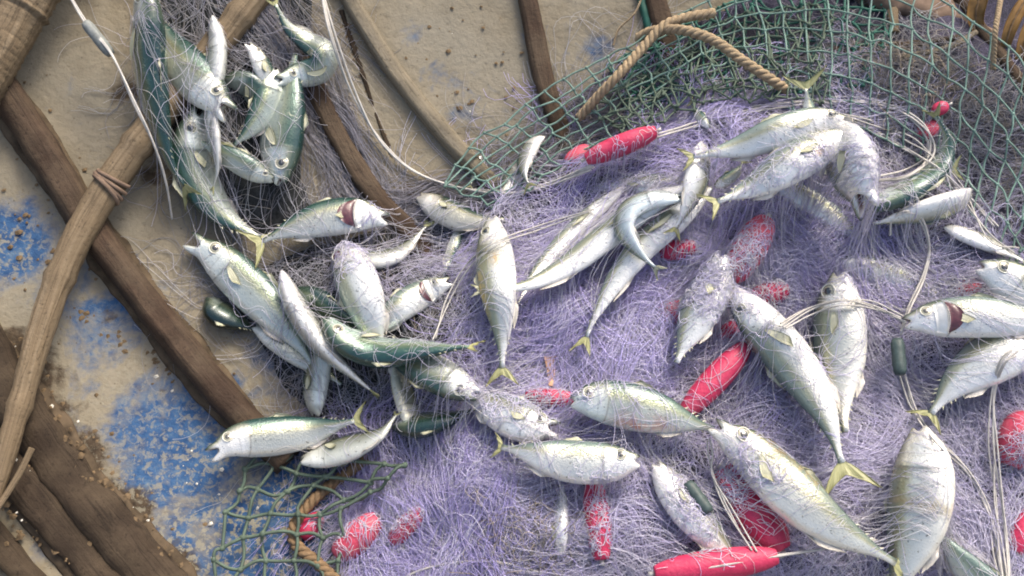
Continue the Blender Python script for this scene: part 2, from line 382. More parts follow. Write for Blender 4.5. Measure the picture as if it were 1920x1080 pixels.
boat = empty('basket_boat', (HC[0], HC[1], 0))
tag(boat, 'round boat with tan mud over worn blue paint and bent wooden ribs', 'boat')
nr, na = 150, 260
rr = np.linspace(0.0, 1, nr) ** .85 * HR; aa = np.arange(na) / na * 2 * np.pi
RR, AA = np.meshgrid(rr, aa, indexing='ij'); hx = HC[0] + RR * np.cos(AA); hy = HC[1] + RR * np.sin(AA)
hz = hull_z(hx, hy) + .004 * (vnoise(hx, hy, 6, 5) - .5) + .002 * (vnoise(hx, hy, 17, 6) - .5)
hp = np.stack([hx, hy, hz], -1).reshape(-1, 3)
wear = np.zeros(len(hp))
for bx, by, rad, amp in [(350, 900, 230, .86), (480, 1010, 150, 1.5), (560, 930, 110, 1.5), (250, 720, 150, .62), (0, 470, 90, 1.0), (520, 640, 130, .8), (480, 780, 120, .8), (440, 520, 90, .35), (330, 1020, 110, 1.1), (250, 900, 90, .8),
                         (90, 1050, 60, .5), (860, 215, 24, .75), (1150, 110, 40, .3), (800, 300, 14, .9), (1290, 0, 50, .4), (100, 160, 40, .2), (30, 420, 50, .7)]:
    c = cast(HG, [bx], [by])[0]; rw = rad * mpp(c)
    wear = np.maximum(wear, amp * np.exp(-((hp[:, 0] - c[0]) ** 2 + (hp[:, 1] - c[1]) ** 2) / (rw * rw) * .9))
silt_and_shade = np.zeros(len(hp))  # brown mud blobs, plus shade behind the pole painted as dark patches
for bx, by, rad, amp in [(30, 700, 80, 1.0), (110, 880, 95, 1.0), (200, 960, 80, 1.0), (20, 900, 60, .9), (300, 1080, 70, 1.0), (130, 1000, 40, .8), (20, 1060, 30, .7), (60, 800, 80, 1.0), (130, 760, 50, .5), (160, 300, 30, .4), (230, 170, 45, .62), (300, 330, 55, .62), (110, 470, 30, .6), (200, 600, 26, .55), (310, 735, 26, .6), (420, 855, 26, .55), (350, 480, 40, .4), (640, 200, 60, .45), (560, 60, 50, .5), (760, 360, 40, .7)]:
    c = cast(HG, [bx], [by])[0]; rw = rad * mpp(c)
    silt_and_shade = np.maximum(silt_and_shade, amp * np.exp(-((hp[:, 0] - c[0]) ** 2 + (hp[:, 1] - c[1]) ** 2) / (rw * rw) * .8))
f = []
for i in range(nr - 1):
    for j in range(na): f.append((i * na + j, (i + 1) * na + j, (i + 1) * na + (j + 1) % na, i * na + (j + 1) % na))
out = hp.copy(); cen = np.array([HC[0], HC[1]]); rad = nrm(out[:, :2] - cen + 1e-9)
out[:, :2] += rad * .012 * (RR.reshape(-1, 1) > .4); out[:, 2] -= .022
o = len(hp); f2 = [(o + a, o + d, o + c, o + b) for a, b, c, d in f]
e = (nr - 1) * na; f2 += [(e + j, o + e + j, o + e + (j + 1) % na, e + (j + 1) % na) for j in range(na)]
mesh_obj('hull', np.vstack([hp, out]), f + f2, M['hull'], boat, attrs={'wear': ('FLOAT', np.concatenate([wear, wear])), 'silt_and_shade': ('FLOAT', np.concatenate([silt_and_shade, silt_and_shade]))})
ang = np.arange(121) / 120 * 2 * np.pi
rimP = np.stack([HC[0] + HR * np.cos(ang), HC[1] + HR * np.sin(ang), np.full(121, hull_z(HC[0] + HR, HC[1]) + .012)], 1)
V, Fc = loft(rimP, .022, .026, k=10, cap=False)
mesh_obj('gunwale', V, Fc, M['bamboo'], boat)

def along_attr(n, k, L):
    u = np.repeat(np.linspace(0, L, n), k); a = np.tile(np.arange(k) / k * 2 * np.pi, n)
    return np.stack([u, np.cos(a) * .05, np.sin(a) * .05], 1)
def rib(name, px, wpx, hgt, mat, lift=0.0, n=130, k=18, wob=.06, power=.65, label=None, taper=None, ext=1):
    p = np.array(px, float); W = cast(HG, p[:, 0], p[:, 1])
    if ext:                                                   # carry the rib on up to the gunwale and down to the boat floor, past the frame
        d0 = nrm(W[0] - W[1]); ex = []; q = W[0]
        while np.hypot(q[0] - HC[0], q[1] - HC[1]) < HR - .06 and len(ex) < 12:
            q = q + d0 * .10; ex.insert(0, q)
        d1_ = nrm(W[-1] - W[-2]); en = [W[-1] + d1_ * .12 * k_ for k_ in range(1, 4)] if ext > 1 else []
        W = np.vstack(ex + [W] + en)
    W = spline(W, n); W[:, 2] = hull_z(W[:, 0], W[:, 1]) + lift
    wd = np.array([mpp(q) for q in W]) * wpx / 2
    if taper is not None: wd = wd * np.interp(np.linspace(0, 1, n), np.linspace(0, 1, len(taper)), taper)
    Ls = np.concatenate([[0], np.cumsum(np.linalg.norm(np.diff(W, axis=0), axis=1))]); sd_ = int(abs(p[0, 0])) + 3
    wd = wd * (1 + wob * 2.4 * (vnoise(Ls, np.zeros(n), 13, sd_) - .5) + wob * 1.6 * (vnoise(Ls, np.zeros(n), 45, sd_ + 1) - .5))
    N = gnormal(HG, W)
    V, F = loft(W + N * hgt * .25, wd, hgt, up=N, k=k, power=power, wob=wob * .5, seed=int(abs(p[0, 1])) + 11)
    lum = (vnoise(V[:, 0], V[:, 1], 34, 41) - .5) + .6 * (vnoise(V[:, 0], V[:, 1], 80, 42) - .5); V = V + np.repeat(N, k, axis=0) * (lum * hgt * wob * 5)[:, None]
    L = np.linalg.norm(np.diff(W, axis=0), axis=1).sum()
    o = mesh_obj(name, V, F, mat, boat, attrs={'along': ('FLOAT_VECTOR', along_attr(n, k, L))})
    if label: o['label'] = label
    return o
rib('rib', [(-90, 30), (60, 250), (180, 440), (300, 600), (420, 745), (500, 830), (540, 870)], 60, .030, M['rib'], label='reddish brown rib crossing under the bamboo pole')
rib('rib', [(-100, 545), (22, 740), (122, 885), (222, 1005), (330, 1130), (430, 1245)], 88, .020, M['mudrib'], wob=.12, ext=2, label='broad muddy rib at the corner')
rib('rib', [(-130, 680), (0, 850), (100, 975), (200, 1095), (280, 1180)], 66, .016, M['mudrib'], wob=.14, ext=2)
rib('rib', [(-160, 880), (-60, 960), (60, 1090), (160, 1200)], 50, .012, M['mudrib'], wob=.14, ext=2)
rib('rib', [(470, -130), (520, 0), (565, 110), (630, 250), (705, 370), (790, 460), (900, 580)], 40, .012, M['rib'])
rib('rib', [(600, -120), (650, -10), (725, 115), (800, 215), (880, 305), (1000, 420)], 34, .016, M['pale'], label='rib coated in pale tan mud')
rib('rib', [(965, -130), (985, -20), (1003, 70), (1022, 160), (1060, 270), (1120, 380)], 38, .013, M['rib'])
rib('rib', [(1195, -130), (1225, -10), (1250, 80), (1290, 190), (1350, 300)], 40, .013, M['rib'])
rib('seam_strip', [(640, 20), (680, 140), (710, 230), (745, 315)], 9, .003, M['mudrib'], wob=.4, ext=0)
rib('strap', [(1180, -120), (1200, -10), (1215, 50), (1245, 130)], 16, .008, M['dtwine'], label='dark green strap beside a rib')

def pole(px, wpx, lift, nodes, label, taper=(1, 1)):
    p = np.array(px, float); n = 90; k = 16
    W = spline(cast(HG, p[:, 0], p[:, 1], lift), n)
    wd = np.array([mpp(q) for q in W]) * wpx / 2 * np.interp(np.linspace(0, 1, n), np.linspace(0, 1, len(taper)), taper)
    s = np.linspace(0, 1, n)
    for c in nodes: wd = wd * (1 + .16 * np.exp(-((s - c) / .008) ** 2) - .06 * np.exp(-((s - c - .016) / .008) ** 2))
    V, F = loft(W, wd, wd, k=k, wob=.09, seed=int(abs(p[0, 0])) + 5)
    L = np.linalg.norm(np.diff(W, axis=0), axis=1).sum()
    o = mesh_obj('pole', V, F, M['bamboo'], boat, attrs={'along': ('FLOAT_VECTOR', along_attr(n, k, L))}); o['label'] = label
    return W, wd
poleW, poleR = pole([(560, -130), (500, -35), (430, 55), (285, 235), (190, 370), (130, 480), (80, 610), (40, 750), (-5, 900), (-60, 1060)], 54, .045, (.16, .40, .62, .80), 'long pale bamboo pole lashed across the ribs', (.95, 1, 1.05, 1.05, .95, .75, .6))
pole([(150, -150), (70, -25), (15, 65), (-50, 180)], 88, .05, (.52,), 'thick pale bamboo end at the boat edge')
pole([(60, 840), (35, 890), (0, 945), (-40, 1000)], 12, .055, (), 'thin bamboo sliver')
def lashing(t, turns, mat, wpx=7):
    i = int(t * 89); c = poleW[i]; T = nrm(poleW[min(i + 1, 89)] - poleW[i - 1]); S = nrm(np.cross(T, [0, 0, 1.])); N = np.cross(S, T)
    a = np.linspace(0, turns * 2 * np.pi, turns * 20); r = poleR[i] * (1.10 + .05 * np.sin(a * 1.7 + t * 9))
    P = c + T * ((a / a[-1] - .5) * .022 + .006 * np.sin(a * .9))[:, None] + S * (r * np.cos(a))[:, None] + N * (r * np.sin(a))[:, None]
    V, F = loft(P, .0026, .0026, up=T, k=6); mesh_obj('lashing', V, F, mat, boat)
for pth, wd_ in (([(-100, 545), (22, 740), (122, 885), (222, 1005), (330, 1130), (430, 1245)], 116), ([(-130, 680), (0, 850), (100, 975), (200, 1095), (280, 1180)], 96), ([(-40, 110), (90, 300), (200, 470), (310, 615), (425, 755), (500, 830)], 80)):
    rib('mud_bank', pth, wd_, .006, M['mudcake'], wob=.09, ext=1, power=1.0, taper=(.9, 1.05, .8, 1.1, .85, 1.0, .75, 1.1, .9, 1.05, .7))
lashing(.48, 4, M['cloth'])
# mud crumbs and bits of shell lying in the corner of the hull
def bits(name, n, polys, rmin, rmax, mat, parent, label=None):
    parts = []
    ico_v = np.array([[0, 0, 1], [.9, 0, .3], [.2, .9, .25], [-.8, .5, .3], [-.7, -.6, .2], [.3, -.9, .3], [0, 0, -.3]])
    ico_f = [(0, 1, 2), (0, 2, 3), (0, 3, 4), (0, 4, 5), (0, 5, 1), (6, 2, 1), (6, 3, 2), (6, 4, 3), (6, 5, 4), (6, 1, 5)]
    for q in range(n):
        pl = random.choice(polys); u, v = random.random(), random.random()
        px = pl[0] + (pl[2] - pl[0]) * u + random.gauss(0, pl[4]); py = pl[1] + (pl[3] - pl[1]) * u + random.gauss(0, pl[4])
        c = cast(HG, [px], [py])[0]; r = random.uniform(rmin, rmax) * random.random() ** .6
        a = random.random() * 6.28; R = np.array([[math.cos(a), -math.sin(a), 0], [math.sin(a), math.cos(a), 0], [0, 0, .6]])
        parts.append((c + (ico_v * (.7 + .6 * rng.random((7, 1)))) @ R.T * r + [0, 0, pl[5]], ico_f))
    V, F = join(parts); o = mesh_obj(name, V, F, mat, parent, smooth=False); o['kind'] = 'stuff'
    return o
bits('mud_crumbs', 1000, [(0, 640, 330, 1090, 26, .010), (30, 720, 340, 1090, 34, .018), (0, 860, 180, 1080, 26, .014), (90, 560, 500, 800, 18, .0), (-20, 860, 200, 1090, 40, .006), (110, 850, 240, 1010, 6, .018), (640, 40, 740, 310, 5, 0), (0, 100, 130, 700, 60, 0), (700, 0, 900, 250, 90, 0)], .0015, .006, M['crumb'], boat)
bits('shell_bits', 60, [(0, 640, 250, 1000, 40, .012), (20, 730, 60, 1000, 20, .022), (300, 700, 460, 1000, 50, .0), (620, 60, 860, 260, 60, 0)], .0015, .0042, M['shell'], boat)

# ------------------------------------------------------------------ fish
NSEG, NK = 46, 22
tt = np.concatenate([np.linspace(0, .30, 22), np.linspace(.33, 1, NSEG - 22)])
A_T = [0, .02, .05, .10, .16, .24, .33, .42, .55, .68, .80, .90, .96, 1.0]
A_A = [.17, .31, .47, .67, .82, .94, .99, 1.0, .93, .72, .44, .20, .13, .15]
B_A = [.12, .21, .31, .42, .47, .55, .60, .59, .52, .39, .24, .13, .09, .05]
fish_solids = []
def fish(label, spx, depth, dorsal=(0, -1), tilt=0, lift=None, gape=.10, gill=0, tail=1.0, eye=1, back=1.0, tint=(1, 1, 1), pect=1, fat=1.0, zoff=None, group=None, mats=('yfin', 'gfin'), marks=(), eyemat='iris'):
    """spine from snout to tail root in photo pixels; depth = widest visible body in pixels; dorsal = image direction of the back; tilt = degrees the back turns to the viewer"""
    p = np.array(spx, float); ta = math.radians(tilt)
    vis = math.hypot(math.cos(ta), .6 * math.sin(ta))
    mid0 = surf([p[len(p) // 2, 0]], [p[len(p) // 2, 1]])[0]; amax = depth * .46 * mpp(mid0) / vis * fat
    thick = amax * math.hypot(.6 * math.cos(ta), math.sin(ta))
    lf = thick * .62 + (lift or 0) * .85
    lz = np.full(len(p), lf)
    if zoff is not None: lz = lz + np.array(zoff)
    W = surf(p[:, 0], p[:, 1], lz)
    C = spline(W, 200); s = np.linspace(0, 1, 200)
    for _ in range(60): C[1:-1, 2] = (C[:-2, 2] + C[2:, 2] + 2 * C[1:-1, 2]) / 4
    C = np.stack([np.interp(tt, s, C[:, k]) for k in range(3)], 1)
    L = np.linalg.norm(np.diff(C, axis=0), axis=1).sum()
    T = nrm(np.gradient(C, tt, axis=0))
    N = gnormal(blur_SG, C); N = nrm(N + .6 * nrm(CAM - C)); N = nrm(N.mean(0) * .7 + N * .3)
    B = nrm(np.cross(N, T)); N = np.cross(T, B)
    dimg = dorsal[0] * R_ - dorsal[1] * U_
    sg = 1.0 if (B.mean(0) @ dimg) >= 0 else -1.0
    B = B * sg
    D = B * math.cos(ta) + N * math.sin(ta); Lt = np.cross(T, D)
    vis_s = 1.0 if (Lt.mean(0) @ nrm(CAM - C.mean(0))) >= 0 else -1.0
    a = np.interp(tt, A_T, A_A) * amax; b = np.interp(tt, A_T, B_A) * amax
    if gape > .05: a[:4] += amax * gape * np.array([.55, .5, .32, .12]); b[:3] += amax * gape * .12
    th = np.arange(NK) / NK * 2 * np.pi
    ct = np.cos(th); st = np.sin(th)
    v = 1 - np.abs(((th / np.pi) % 2) - 1); v = 1 - np.abs(1 - th / np.pi)           # 0 back .. 1 belly
    te = .245 + .035 * np.cos((v - .55) * np.pi) - .03                                # gill-cover edge
    q = tt[:, None] - te[None]
    bulge = np.where(q < 0, sstep(-.13, -.005, q) * .055, 0.0) * np.clip(np.sin(v * np.pi) * 1.3, 0, 1)
    ra = np.where(ct > 0, .94, 1.06)
    bb = b[:, None] * (1 + bulge) * (np.abs(st) ** .92 * np.sign(st))[None]
    aa_ = a[:, None] * (1 + bulge * .25) * (ct * ra)[None]
    V = C[:, None] + D[:, None] * aa_[..., None] + Lt[:, None] * bb[..., None]
    # mouth: lips reach forward on top and below, corners sit back
    g = gape * amax
    fwd = -T[:, None] * ((1.0 * g) * (np.abs(ct) ** .6)[None] * np.exp(-tt / .03)[:, None])[..., None]
    bck = T[:, None] * ((1.1 * g + .02 * amax) * (np.abs(st) ** 5)[None] * np.exp(-tt / .02)[:, None])[..., None]
    V = V + fwd + bck
    V = V.reshape(-1, 3)
    fu = np.stack([np.repeat(tt, NK), np.tile(v, NSEG), q.ravel()], 1); mo = np.zeros(NSEG * NK)
    F = ring_faces(NSEG, NK, cap=False)
    # mouth cavity
    r0 = V[:NK]; c0 = r0.mean(0); ins = []
    for kk, (sh, dp) in enumerate(((.82, .10), (.55, .35), (.15, .55))):
        ins.append(c0 + (r0 - c0) * sh + T[0] * amax * dp * (.4 + gape))
    o = len(V); V = np.vstack([V] + ins); fu = np.vstack([fu, np.tile([0, .5, -.2], (3 * NK, 1))]); mo = np.concatenate([mo, np.full(NK, .5), np.ones(2 * NK)])
    prev = list(range(NK))
    for kk in range(3):
        cur = [o + kk * NK + j for j in range(NK)]
        for j in range(NK): F.append((prev[j], cur[j], cur[(j + 1) % NK], prev[(j + 1) % NK]))
        prev = cur
    F.append(tuple(prev[::-1])); F.append(tuple((NSEG - 1) * NK + j for j in range(NK)))
    mkc = np.zeros((len(V), 4))
    for mt, mv, rt, rv, mc in marks:
        al = np.exp(-((fu[:, 0] - mt) / rt) ** 2 - ((fu[:, 1] - mv) / rv) ** 2); big_ = al > mkc[:, 3]
        mkc[big_] = np.concatenate([np.tile(mc, (big_.sum(), 1)), al[big_][:, None]], 1)
    ci = NSEG // 2; base = C[ci] - np.array([0, 0, thick])
    root = empty('mackerel', base); tag(root, label, 'fish', group or 'fish caught in the net')
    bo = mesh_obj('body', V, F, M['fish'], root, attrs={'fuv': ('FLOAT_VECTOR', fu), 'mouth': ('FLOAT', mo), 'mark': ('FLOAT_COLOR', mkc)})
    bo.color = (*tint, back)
    fish_solids.append((V, F))
    idx = lambda t: float(np.interp(t, tt, np.arange(NSEG)))
    def at(t, vq, side, out=0.0):
        i = idx(t); i0 = min(int(i), NSEG - 2); fr = i - i0
        def pt(k):
            ang_ = vq * np.pi * side
            return C[k] + D[k] * a[k] * math.cos(ang_) * (.94 if math.cos(ang_) > 0 else 1.06) + Lt[k] * b[k] * math.sin(ang_) * 1.02
        P_ = pt(i0) * (1 - fr) + pt(i0 + 1) * fr; cc = C[i0] * (1 - fr) + C[i0 + 1] * fr
        nn = nrm(Lt[i0] * side * math.sin(vq * np.pi) / .6 + D[i0] * math.cos(vq * np.pi)); return P_ + nn * out, nn, T[i0], D[i0]
    sides = [vis_s] if abs(tilt) < 45 else [1.0, -1.0]
    if eye:
        for sd in sides:
            P_, nn, tv, dv = at(.118, .37, sd); tv = nrm(tv - nn * (tv @ nn)); dv = np.cross(nn, tv)
            R0 = amax * random.uniform(.22, .265)
            def dome(R, h, off, k=18, m=6):
                vs = []; fs = []
                for i in range(m + 1):
                    ph = i / m * np.pi / 2
                    for j in range(k):
                        an = j / k * 2 * np.pi
                        vs.append(P_ + nn * (off + h * math.sin(ph)) + (tv * math.cos(an) + dv * math.sin(an)) * R * max(math.cos(ph), .001))
                return np.array(vs), ring_faces(m + 1, k)
            V1, F1 = dome(R0, R0 * .26, -R0 * .10)
            e_ = mesh_obj('eye', V1, F1, M[eyemat], root)
            V2, F2 = dome(R0 * .56, R0 * .16, R0 * .10)
            if eyemat == 'iris': mesh_obj('pupil', V2, F2, M[random.choice(('pupil', 'pupil', 'cloudy'))], e_)
            ann = np.linspace(0, 2 * np.pi, 25)
            ringP = P_ + nn * R0 * .02 + (np.outer(np.cos(ann), tv) + np.outer(np.sin(ann), dv)) * R0 * 1.06
            V3, F3 = loft(ringP, R0 * .11, R0 * .09, up=nn, k=6, cap=False); mesh_obj('eye_rim', V3, F3, M['fish_plain'], e_)
    if gill:
        sd = vis_s
        G = []
        for i in range(11):
            vq = .30 + .50 * i / 10; row = []
            for j in range(4):
                wv = math.sin(math.pi * i / 10) ** .7
                row.append(at(.235 + .02 * math.sin(i / 10 * math.pi) + gill * .12 * wv * (j / 3 - .2), vq, sd, .0012 + .0015 * math.sin(j / 3 * math.pi))[0])
            G.append(row)
        V4, F4, uv4 = slab(np.array(G), .0012); mesh_obj('gill', V4, F4, M['gill'], root)
        G = []
        for i in range(11):
            vq = .28 + .54 * i / 10; wv = math.sin(math.pi * i / 10); row = []
            for j in range(5): row.append(at(.165 + (.060 + .020 * wv) * j / 4, vq, sd, amax * (.015 + .075 * (j / 4) ** .6 + .10 * wv * (j / 4) ** 2))[0])
            G.append(row)
        V4, F4, uv4 = slab(np.array(G), .0016)
        mesh_obj('gill_cover', V4, F4, M['cover'], root)
    if tail:
        e = NSEG - 1; span = amax * 1.2 * tail; ln = L * .16 * tail; G = []
        tw = random.uniform(-.5, .5)
        for i in range(7):
            r = i / 6; row = []
            for j in range(13):
                s_ = j / 6 - 1
                d_ = s_ * (.13 * (1 - r) * amax + span * r ** .8)
                row.append(C[e] - T[e] * amax * .06 + D[e] * d_ + T[e] * ln * r * (.40 + .60 * abs(s_) ** 1.2) + Lt[e] * (amax * .25 * tw * r * s_ + amax * .05 * math.sin(j * 1.9) * r))
            G.append(row)
        V5, F5, uv5 = slab(np.array(G), .0009)
        mesh_obj('tail_fin', V5, F5, M[mats[0]], root, attrs={'fuv': ('FLOAT_VECTOR', uv5)})
    if pect and random.random() < .5:
        for sd in sides:
            G = []; drop = random.uniform(.0, .16)
            for i in range(6):
                r = i / 5; row = []
                for j in range(6):
                    s_ = j / 5 - .5
                    row.append(at(.255 + .14 * r * (1 - .35 * (s_ + .5)), .50 + drop * r + s_ * (.04 + .05 * math.sin(r * 2.9)), sd, .0010 + .0018 * r * pect)[0])
                G.append(row)
            V6, F6, uv6 = slab(np.array(G), .0008)
            mesh_obj('pectoral_fin', V6, F6, M[mats[1]], root, attrs={'fuv': ('FLOAT_VECTOR', uv6)})
    # low dorsal and anal fins, and the finlets toward the tail
    for nm, sgn, t0, t1, hh in (('dorsal_fin', 1, .36, .50, .26), ('anal_fin', -1, .60, .74, .16)):
        G = []
        for i in range(9):
            r = i / 8; t = t0 + (t1 - t0) * r; k = int(round(idx(t))); row = []
            h = hh * amax * (1 - r) ** .8 * min(1, r * 5 + .1)
            ra_ = .94 if sgn > 0 else 1.06
            for j in range(3): row.append(C[k] + D[k] * sgn * (a[k] * ra_ * .96 + h * j / 2) + T[k] * (L * .05 * j / 2) + Lt[k] * .001 * j)
            G.append(row)
        V7, F7, uv7 = slab(np.array(G), .0008); mesh_obj(nm, V7, F7, M['gfin' if sgn > 0 else 'wfin'], root, attrs={'fuv': ('FLOAT_VECTOR', uv7)})
    parts = []
    for sgn in (1, -1):
        for t in (.78, .82, .86, .90):
            k = int(round(idx(t))); bs = C[k] + D[k] * sgn * a[k] * .9; h = .09 * amax
            parts.append((np.array([bs - T[k] * h, bs + T[k] * h * .6, bs + T[k] * h * 1.6 + D[k] * sgn * h * 1.3, bs + Lt[k] * h * .25]), [(0, 1, 2), (0, 2, 3), (1, 3, 2), (0, 3, 1)]))
    V8, F8 = join(parts); fl = mesh_obj('finlets', V8, F8, M['gfin'], root, smooth=False)
    return root
M['heapdark'] = mat_plain('shaded_netting', (.030, .032, .032), .9, .1, var=.5, scale=150, bump=.9)  # near-black core colour stands for shade in the gaps between fish
M['cover'] = mat_plain('gill_cover_skin', (.72, .71, .65), .2, .6, .3, .4, .12, 120)
M['cloudy'] = mat_plain('clouded_pupil', (.05, .05, .045), .12, .7, 0, .8, .3, 300)
M['fish_plain'] = mat_plain('eye_rim_skin', (.58, .57, .48), .3, .5, .2, .2)
blur_SG = blur(SG, 25)

# ---- hanging bunch at the upper left
DK = (.80, .86, .84)
fish('upright dark green backed fish, the leftmost of the hanging bunch', [(268, -46), (278, 40), (283, 130), (296, 215), (318, 300), (345, 350)], 74, (1, 0), 52, .05, tint=DK, tail=.6)
fish('big headed fish with gaping jaws and pale eye, facing down right in the bunch', [(424, 206), (392, 170), (352, 128), (325, 95), (305, 60), (290, 15)], 92, (1, -1), 2, .02, zoff=(.02, .012, 0, -.015, -.025, -.03), gape=.42, tint=(.95, .97, .93), tail=0)
fish('white bellied fish with its snout up between the net and pole end', [(398, 34), (407, 80), (404, 130), (396, 185), (392, 240), (398, 290)], 44, (-1, .2), -70, .022, tint=(.9, .92, .92), eye=0, tail=0)
fish('small fish head poking left with a yellow fin across it, under the pole end', [(466, 84), (482, 104), (500, 140), (520, 185), (530, 230)], 40, (1, -.6), -20, .015, gape=.25, tail=0)
fish('fish curled back on itself, silver head facing left and thin dark tail up', [(522, 150), (560, 140), (598, 128), (606, 100), (576, 80), (540, 52), (516, 8)], 56, (0, -1), 12, .03, gape=.28, zoff=(0, 0, .01, .015, .005, 0, 0), tail=.45, tint=DK)
fish('dark shaded fish arched behind the hanging ones', [(420, 150), (452, 152), (480, 170), (500, 220), (505, 280)], 52, (0, -1), 35, .004, tint=(.6, .7, .68), tail=0, eye=0)  # skin tint darkened to stand for shade behind the bunch
fish('greenish silver fish hanging tail down with a split yellow tail', [(515, 130), (505, 165), (492, 205), (466, 245), (438, 272)], 56, (-1, -.2), 5, .016, tail=.8, eye=0, tint=(.88, .95, .9))
fish('dark backed fish hanging head down with its eye at the bottom', [(528, 342), (528, 300), (532, 245), (540, 190), (548, 140), (555, 100)], 82, (1, 0), 40, .014, tint=(.85, .92, .9), tail=0)
fish('fish with a staring round eye and reddish open mouth pointing up', [(372, 208), (358, 262), (362, 322), (402, 388), (440, 420), (488, 446)], 78, (-1, .1), 32, .012, gape=.3, tint=(.82, .88, .86), tail=.5)
fish('thin silver fish hanging straight down in the middle of the bunch', [(396, 190), (400, 230), (404, 270), (407, 318), (400, 350)], 25, (-1, 0), -60, .034, eye=0, tail=.6, pect=0)
fish('fish lying across the bunch with a pink snout pointing right', [(512, 337), (475, 318), (440, 298), (405, 280), (370, 262)], 48, (.3, -1), 10, .02, tint=(.8, .86, .84), tail=0)
# ---- left edge of the heap
fish('white fish with an open dark red gill, snout to the right', [(722, 410), (672, 402), (610, 408), (545, 428), (492, 452)], 78, (-.1, -1), -8, .03, gape=.22, gill=1.25, tail=1.0, eye=0)
fish('fish with its open mouth raised, beside the bare hull', [(366, 456), (408, 482), (458, 528), (515, 585), (560, 640), (590, 690)], 88, (1, -1), 0, .012, gape=.42, tint=(.86, .92, .9), tail=0, back=.75)
fish('slender white belly of a fish lying slantwise with its snout up', [(529, 512), (554, 575), (596, 640), (645, 690), (695, 732)], 50, (-1, .5), -78, .035, eye=0, pect=0, tail=.5)
fish('dull grey fish half hidden below the open mouthed one', [(478, 612), (515, 632), (555, 658), (600, 690), (640, 720)], 52, (1, -1), -35, .0, eye=0, tail=0, tint=(.75, .78, .74))
fish('pale rounded fish pointing straight down at the edge of the heap', [(592, 780), (590, 735), (596, 690), (612, 640), (625, 590)], 58, (-1, 0), -40, .004, eye=0, tail=0, tint=(.85, .9, .86))
fish('silver fish standing upright with a bloody red eye socket', [(640, 462), (662, 515), (684, 575), (700, 635), (708, 690)], 88, (-1, -.3), -12, .022, tail=0, eyemat='gill', back=.35)
fish('fish with a torn gill and eye to the right, under grey filaments', [(842, 528), (795, 548), (750, 575), (715, 610), (690, 650)], 62, (-.6, -1), 4, .01, gape=.2, gill=.7, tail=0, back=.5)
fish('dark green fish seen from its back, curving to a thin yellow tail', [(612, 600), (648, 638), (710, 662), (790, 658), (880, 650)], 62, (0, 1), 62, .045, tail=.55, tint=(.75, .95, .9))
fish('upside down fish with a dark back below and pale head to the right', [(893, 742), (852, 722), (800, 695), (748, 672), (690, 660)], 74, (-.4, 1), 20, .038, gape=.15, tail=0, tint=(.9, .93, .9))
fish('narrow golden grey fish tucked upright between two others', [(772, 805), (765, 760), (754, 715), (745, 675), (738, 630)], 42, (1, 0), -55, .012, eye=0, tail=0, tint=(.8, .8, .68))
fish('open mouthed fish facing left over the blue hull', [(402, 848), (448, 824), (520, 815), (590, 806), (665, 788)], 78, (-.1, -1), 0, .03, gape=.36, tail=.7, zoff=(.015, .012, .005, 0, 0))
fish('pale fish with a thin curved tail next to the open mouthed one on blue', [(566, 864), (615, 852), (672, 834), (715, 812), (742, 778)], 58, (0, -1), -50, .02, eye=0, tail=.35, tint=(.93, .95, .9))
fish('faint silver fish with a raised yellow tail, below the white one', [(640, 470), (690, 486), (735, 480), (770, 456), (798, 424)], 44, (0, -1), -30, .006, eye=0, tail=.9)
fish('dull pinkish grey fish under filaments near the bare hull', [(786, 368), (830, 392), (868, 410), (905, 415), (945, 410)], 62, (0, -1), -20, .002, eye=0, tail=0, tint=(.72, .70, .66))
fish('thin silver tail end hanging below the pinkish grey fish', [(880, 400), (865, 430), (850, 465), (838, 500), (825, 535)], 26, (1, 0), 0, .002, eye=0, tail=.6, pect=0)
fish('dark blob of a fish in shade beside the hull', [(392, 560), (410, 585), (440, 600), (480, 620)], 60, (-1, -.3), 60, -.008, pect=0, eye=0, tail=0, tint=(.35, .42, .4))  # very dark tint puts the shade into the skin colour
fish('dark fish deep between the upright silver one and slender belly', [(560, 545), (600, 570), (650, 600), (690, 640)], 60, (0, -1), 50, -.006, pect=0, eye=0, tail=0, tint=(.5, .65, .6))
fish('dark backed fish in shadow under the upside down head', [(740, 800), (790, 798), (840, 786), (890, 768)], 56, (0, 1), 60, .002, pect=0, eye=0, tail=0, tint=(.5, .6, .55))  # shadow under the head painted in by the dark skin tint
# ---- middle
fish('single silver fish standing upright on lilac net, snout and eye at top', [(923, 410), (924, 462), (931, 540), (940, 620), (941, 690)], 80, (-1, 0), -6, .03, gape=.12, tail=.7, back=.55, marks=((.27, .12, .05, .14, (.25, .18, .05)), (.55, .2, .16, .12, (.45, .33, .10)), (.38, .55, .05, .08, (.50, .36, .16))))
fish('long silver fish whose thin tail crosses the upright one', [(1290, 350), (1215, 385), (1140, 440), (1060, 500), (985, 535), (905, 543)], 58, (0, -1), -20, .034, eye=0, tail=.35, back=.4, mats=('gfin', 'gfin'))
fish('long silver fish bending down to a yellow tail on lilac net', [(1330, 350), (1265, 410), (1205, 462), (1155, 525), (1115, 595), (1099, 632)], 60, (-.6, -.6), -25, .028, eye=0, tail=.6, back=.4)
fish('narrow silver fish behind the long one with crossing tail', [(1170, 350), (1110, 400), (1050, 460), (1000, 520), (965, 580)], 42, (-1, -.6), -10, .006, eye=0, tail=0, back=.3)
fish('crescent shaped pale blue fish with a dark tail tip', [(1275, 372), (1220, 374), (1178, 396), (1170, 432), (1196, 472), (1228, 502)], 48, (-.6, -1), -40, .055, eye=0, tail=.55, back=.5, tint=(.86, .96, 1), pect=0, mats=('gfin', 'gfin'))
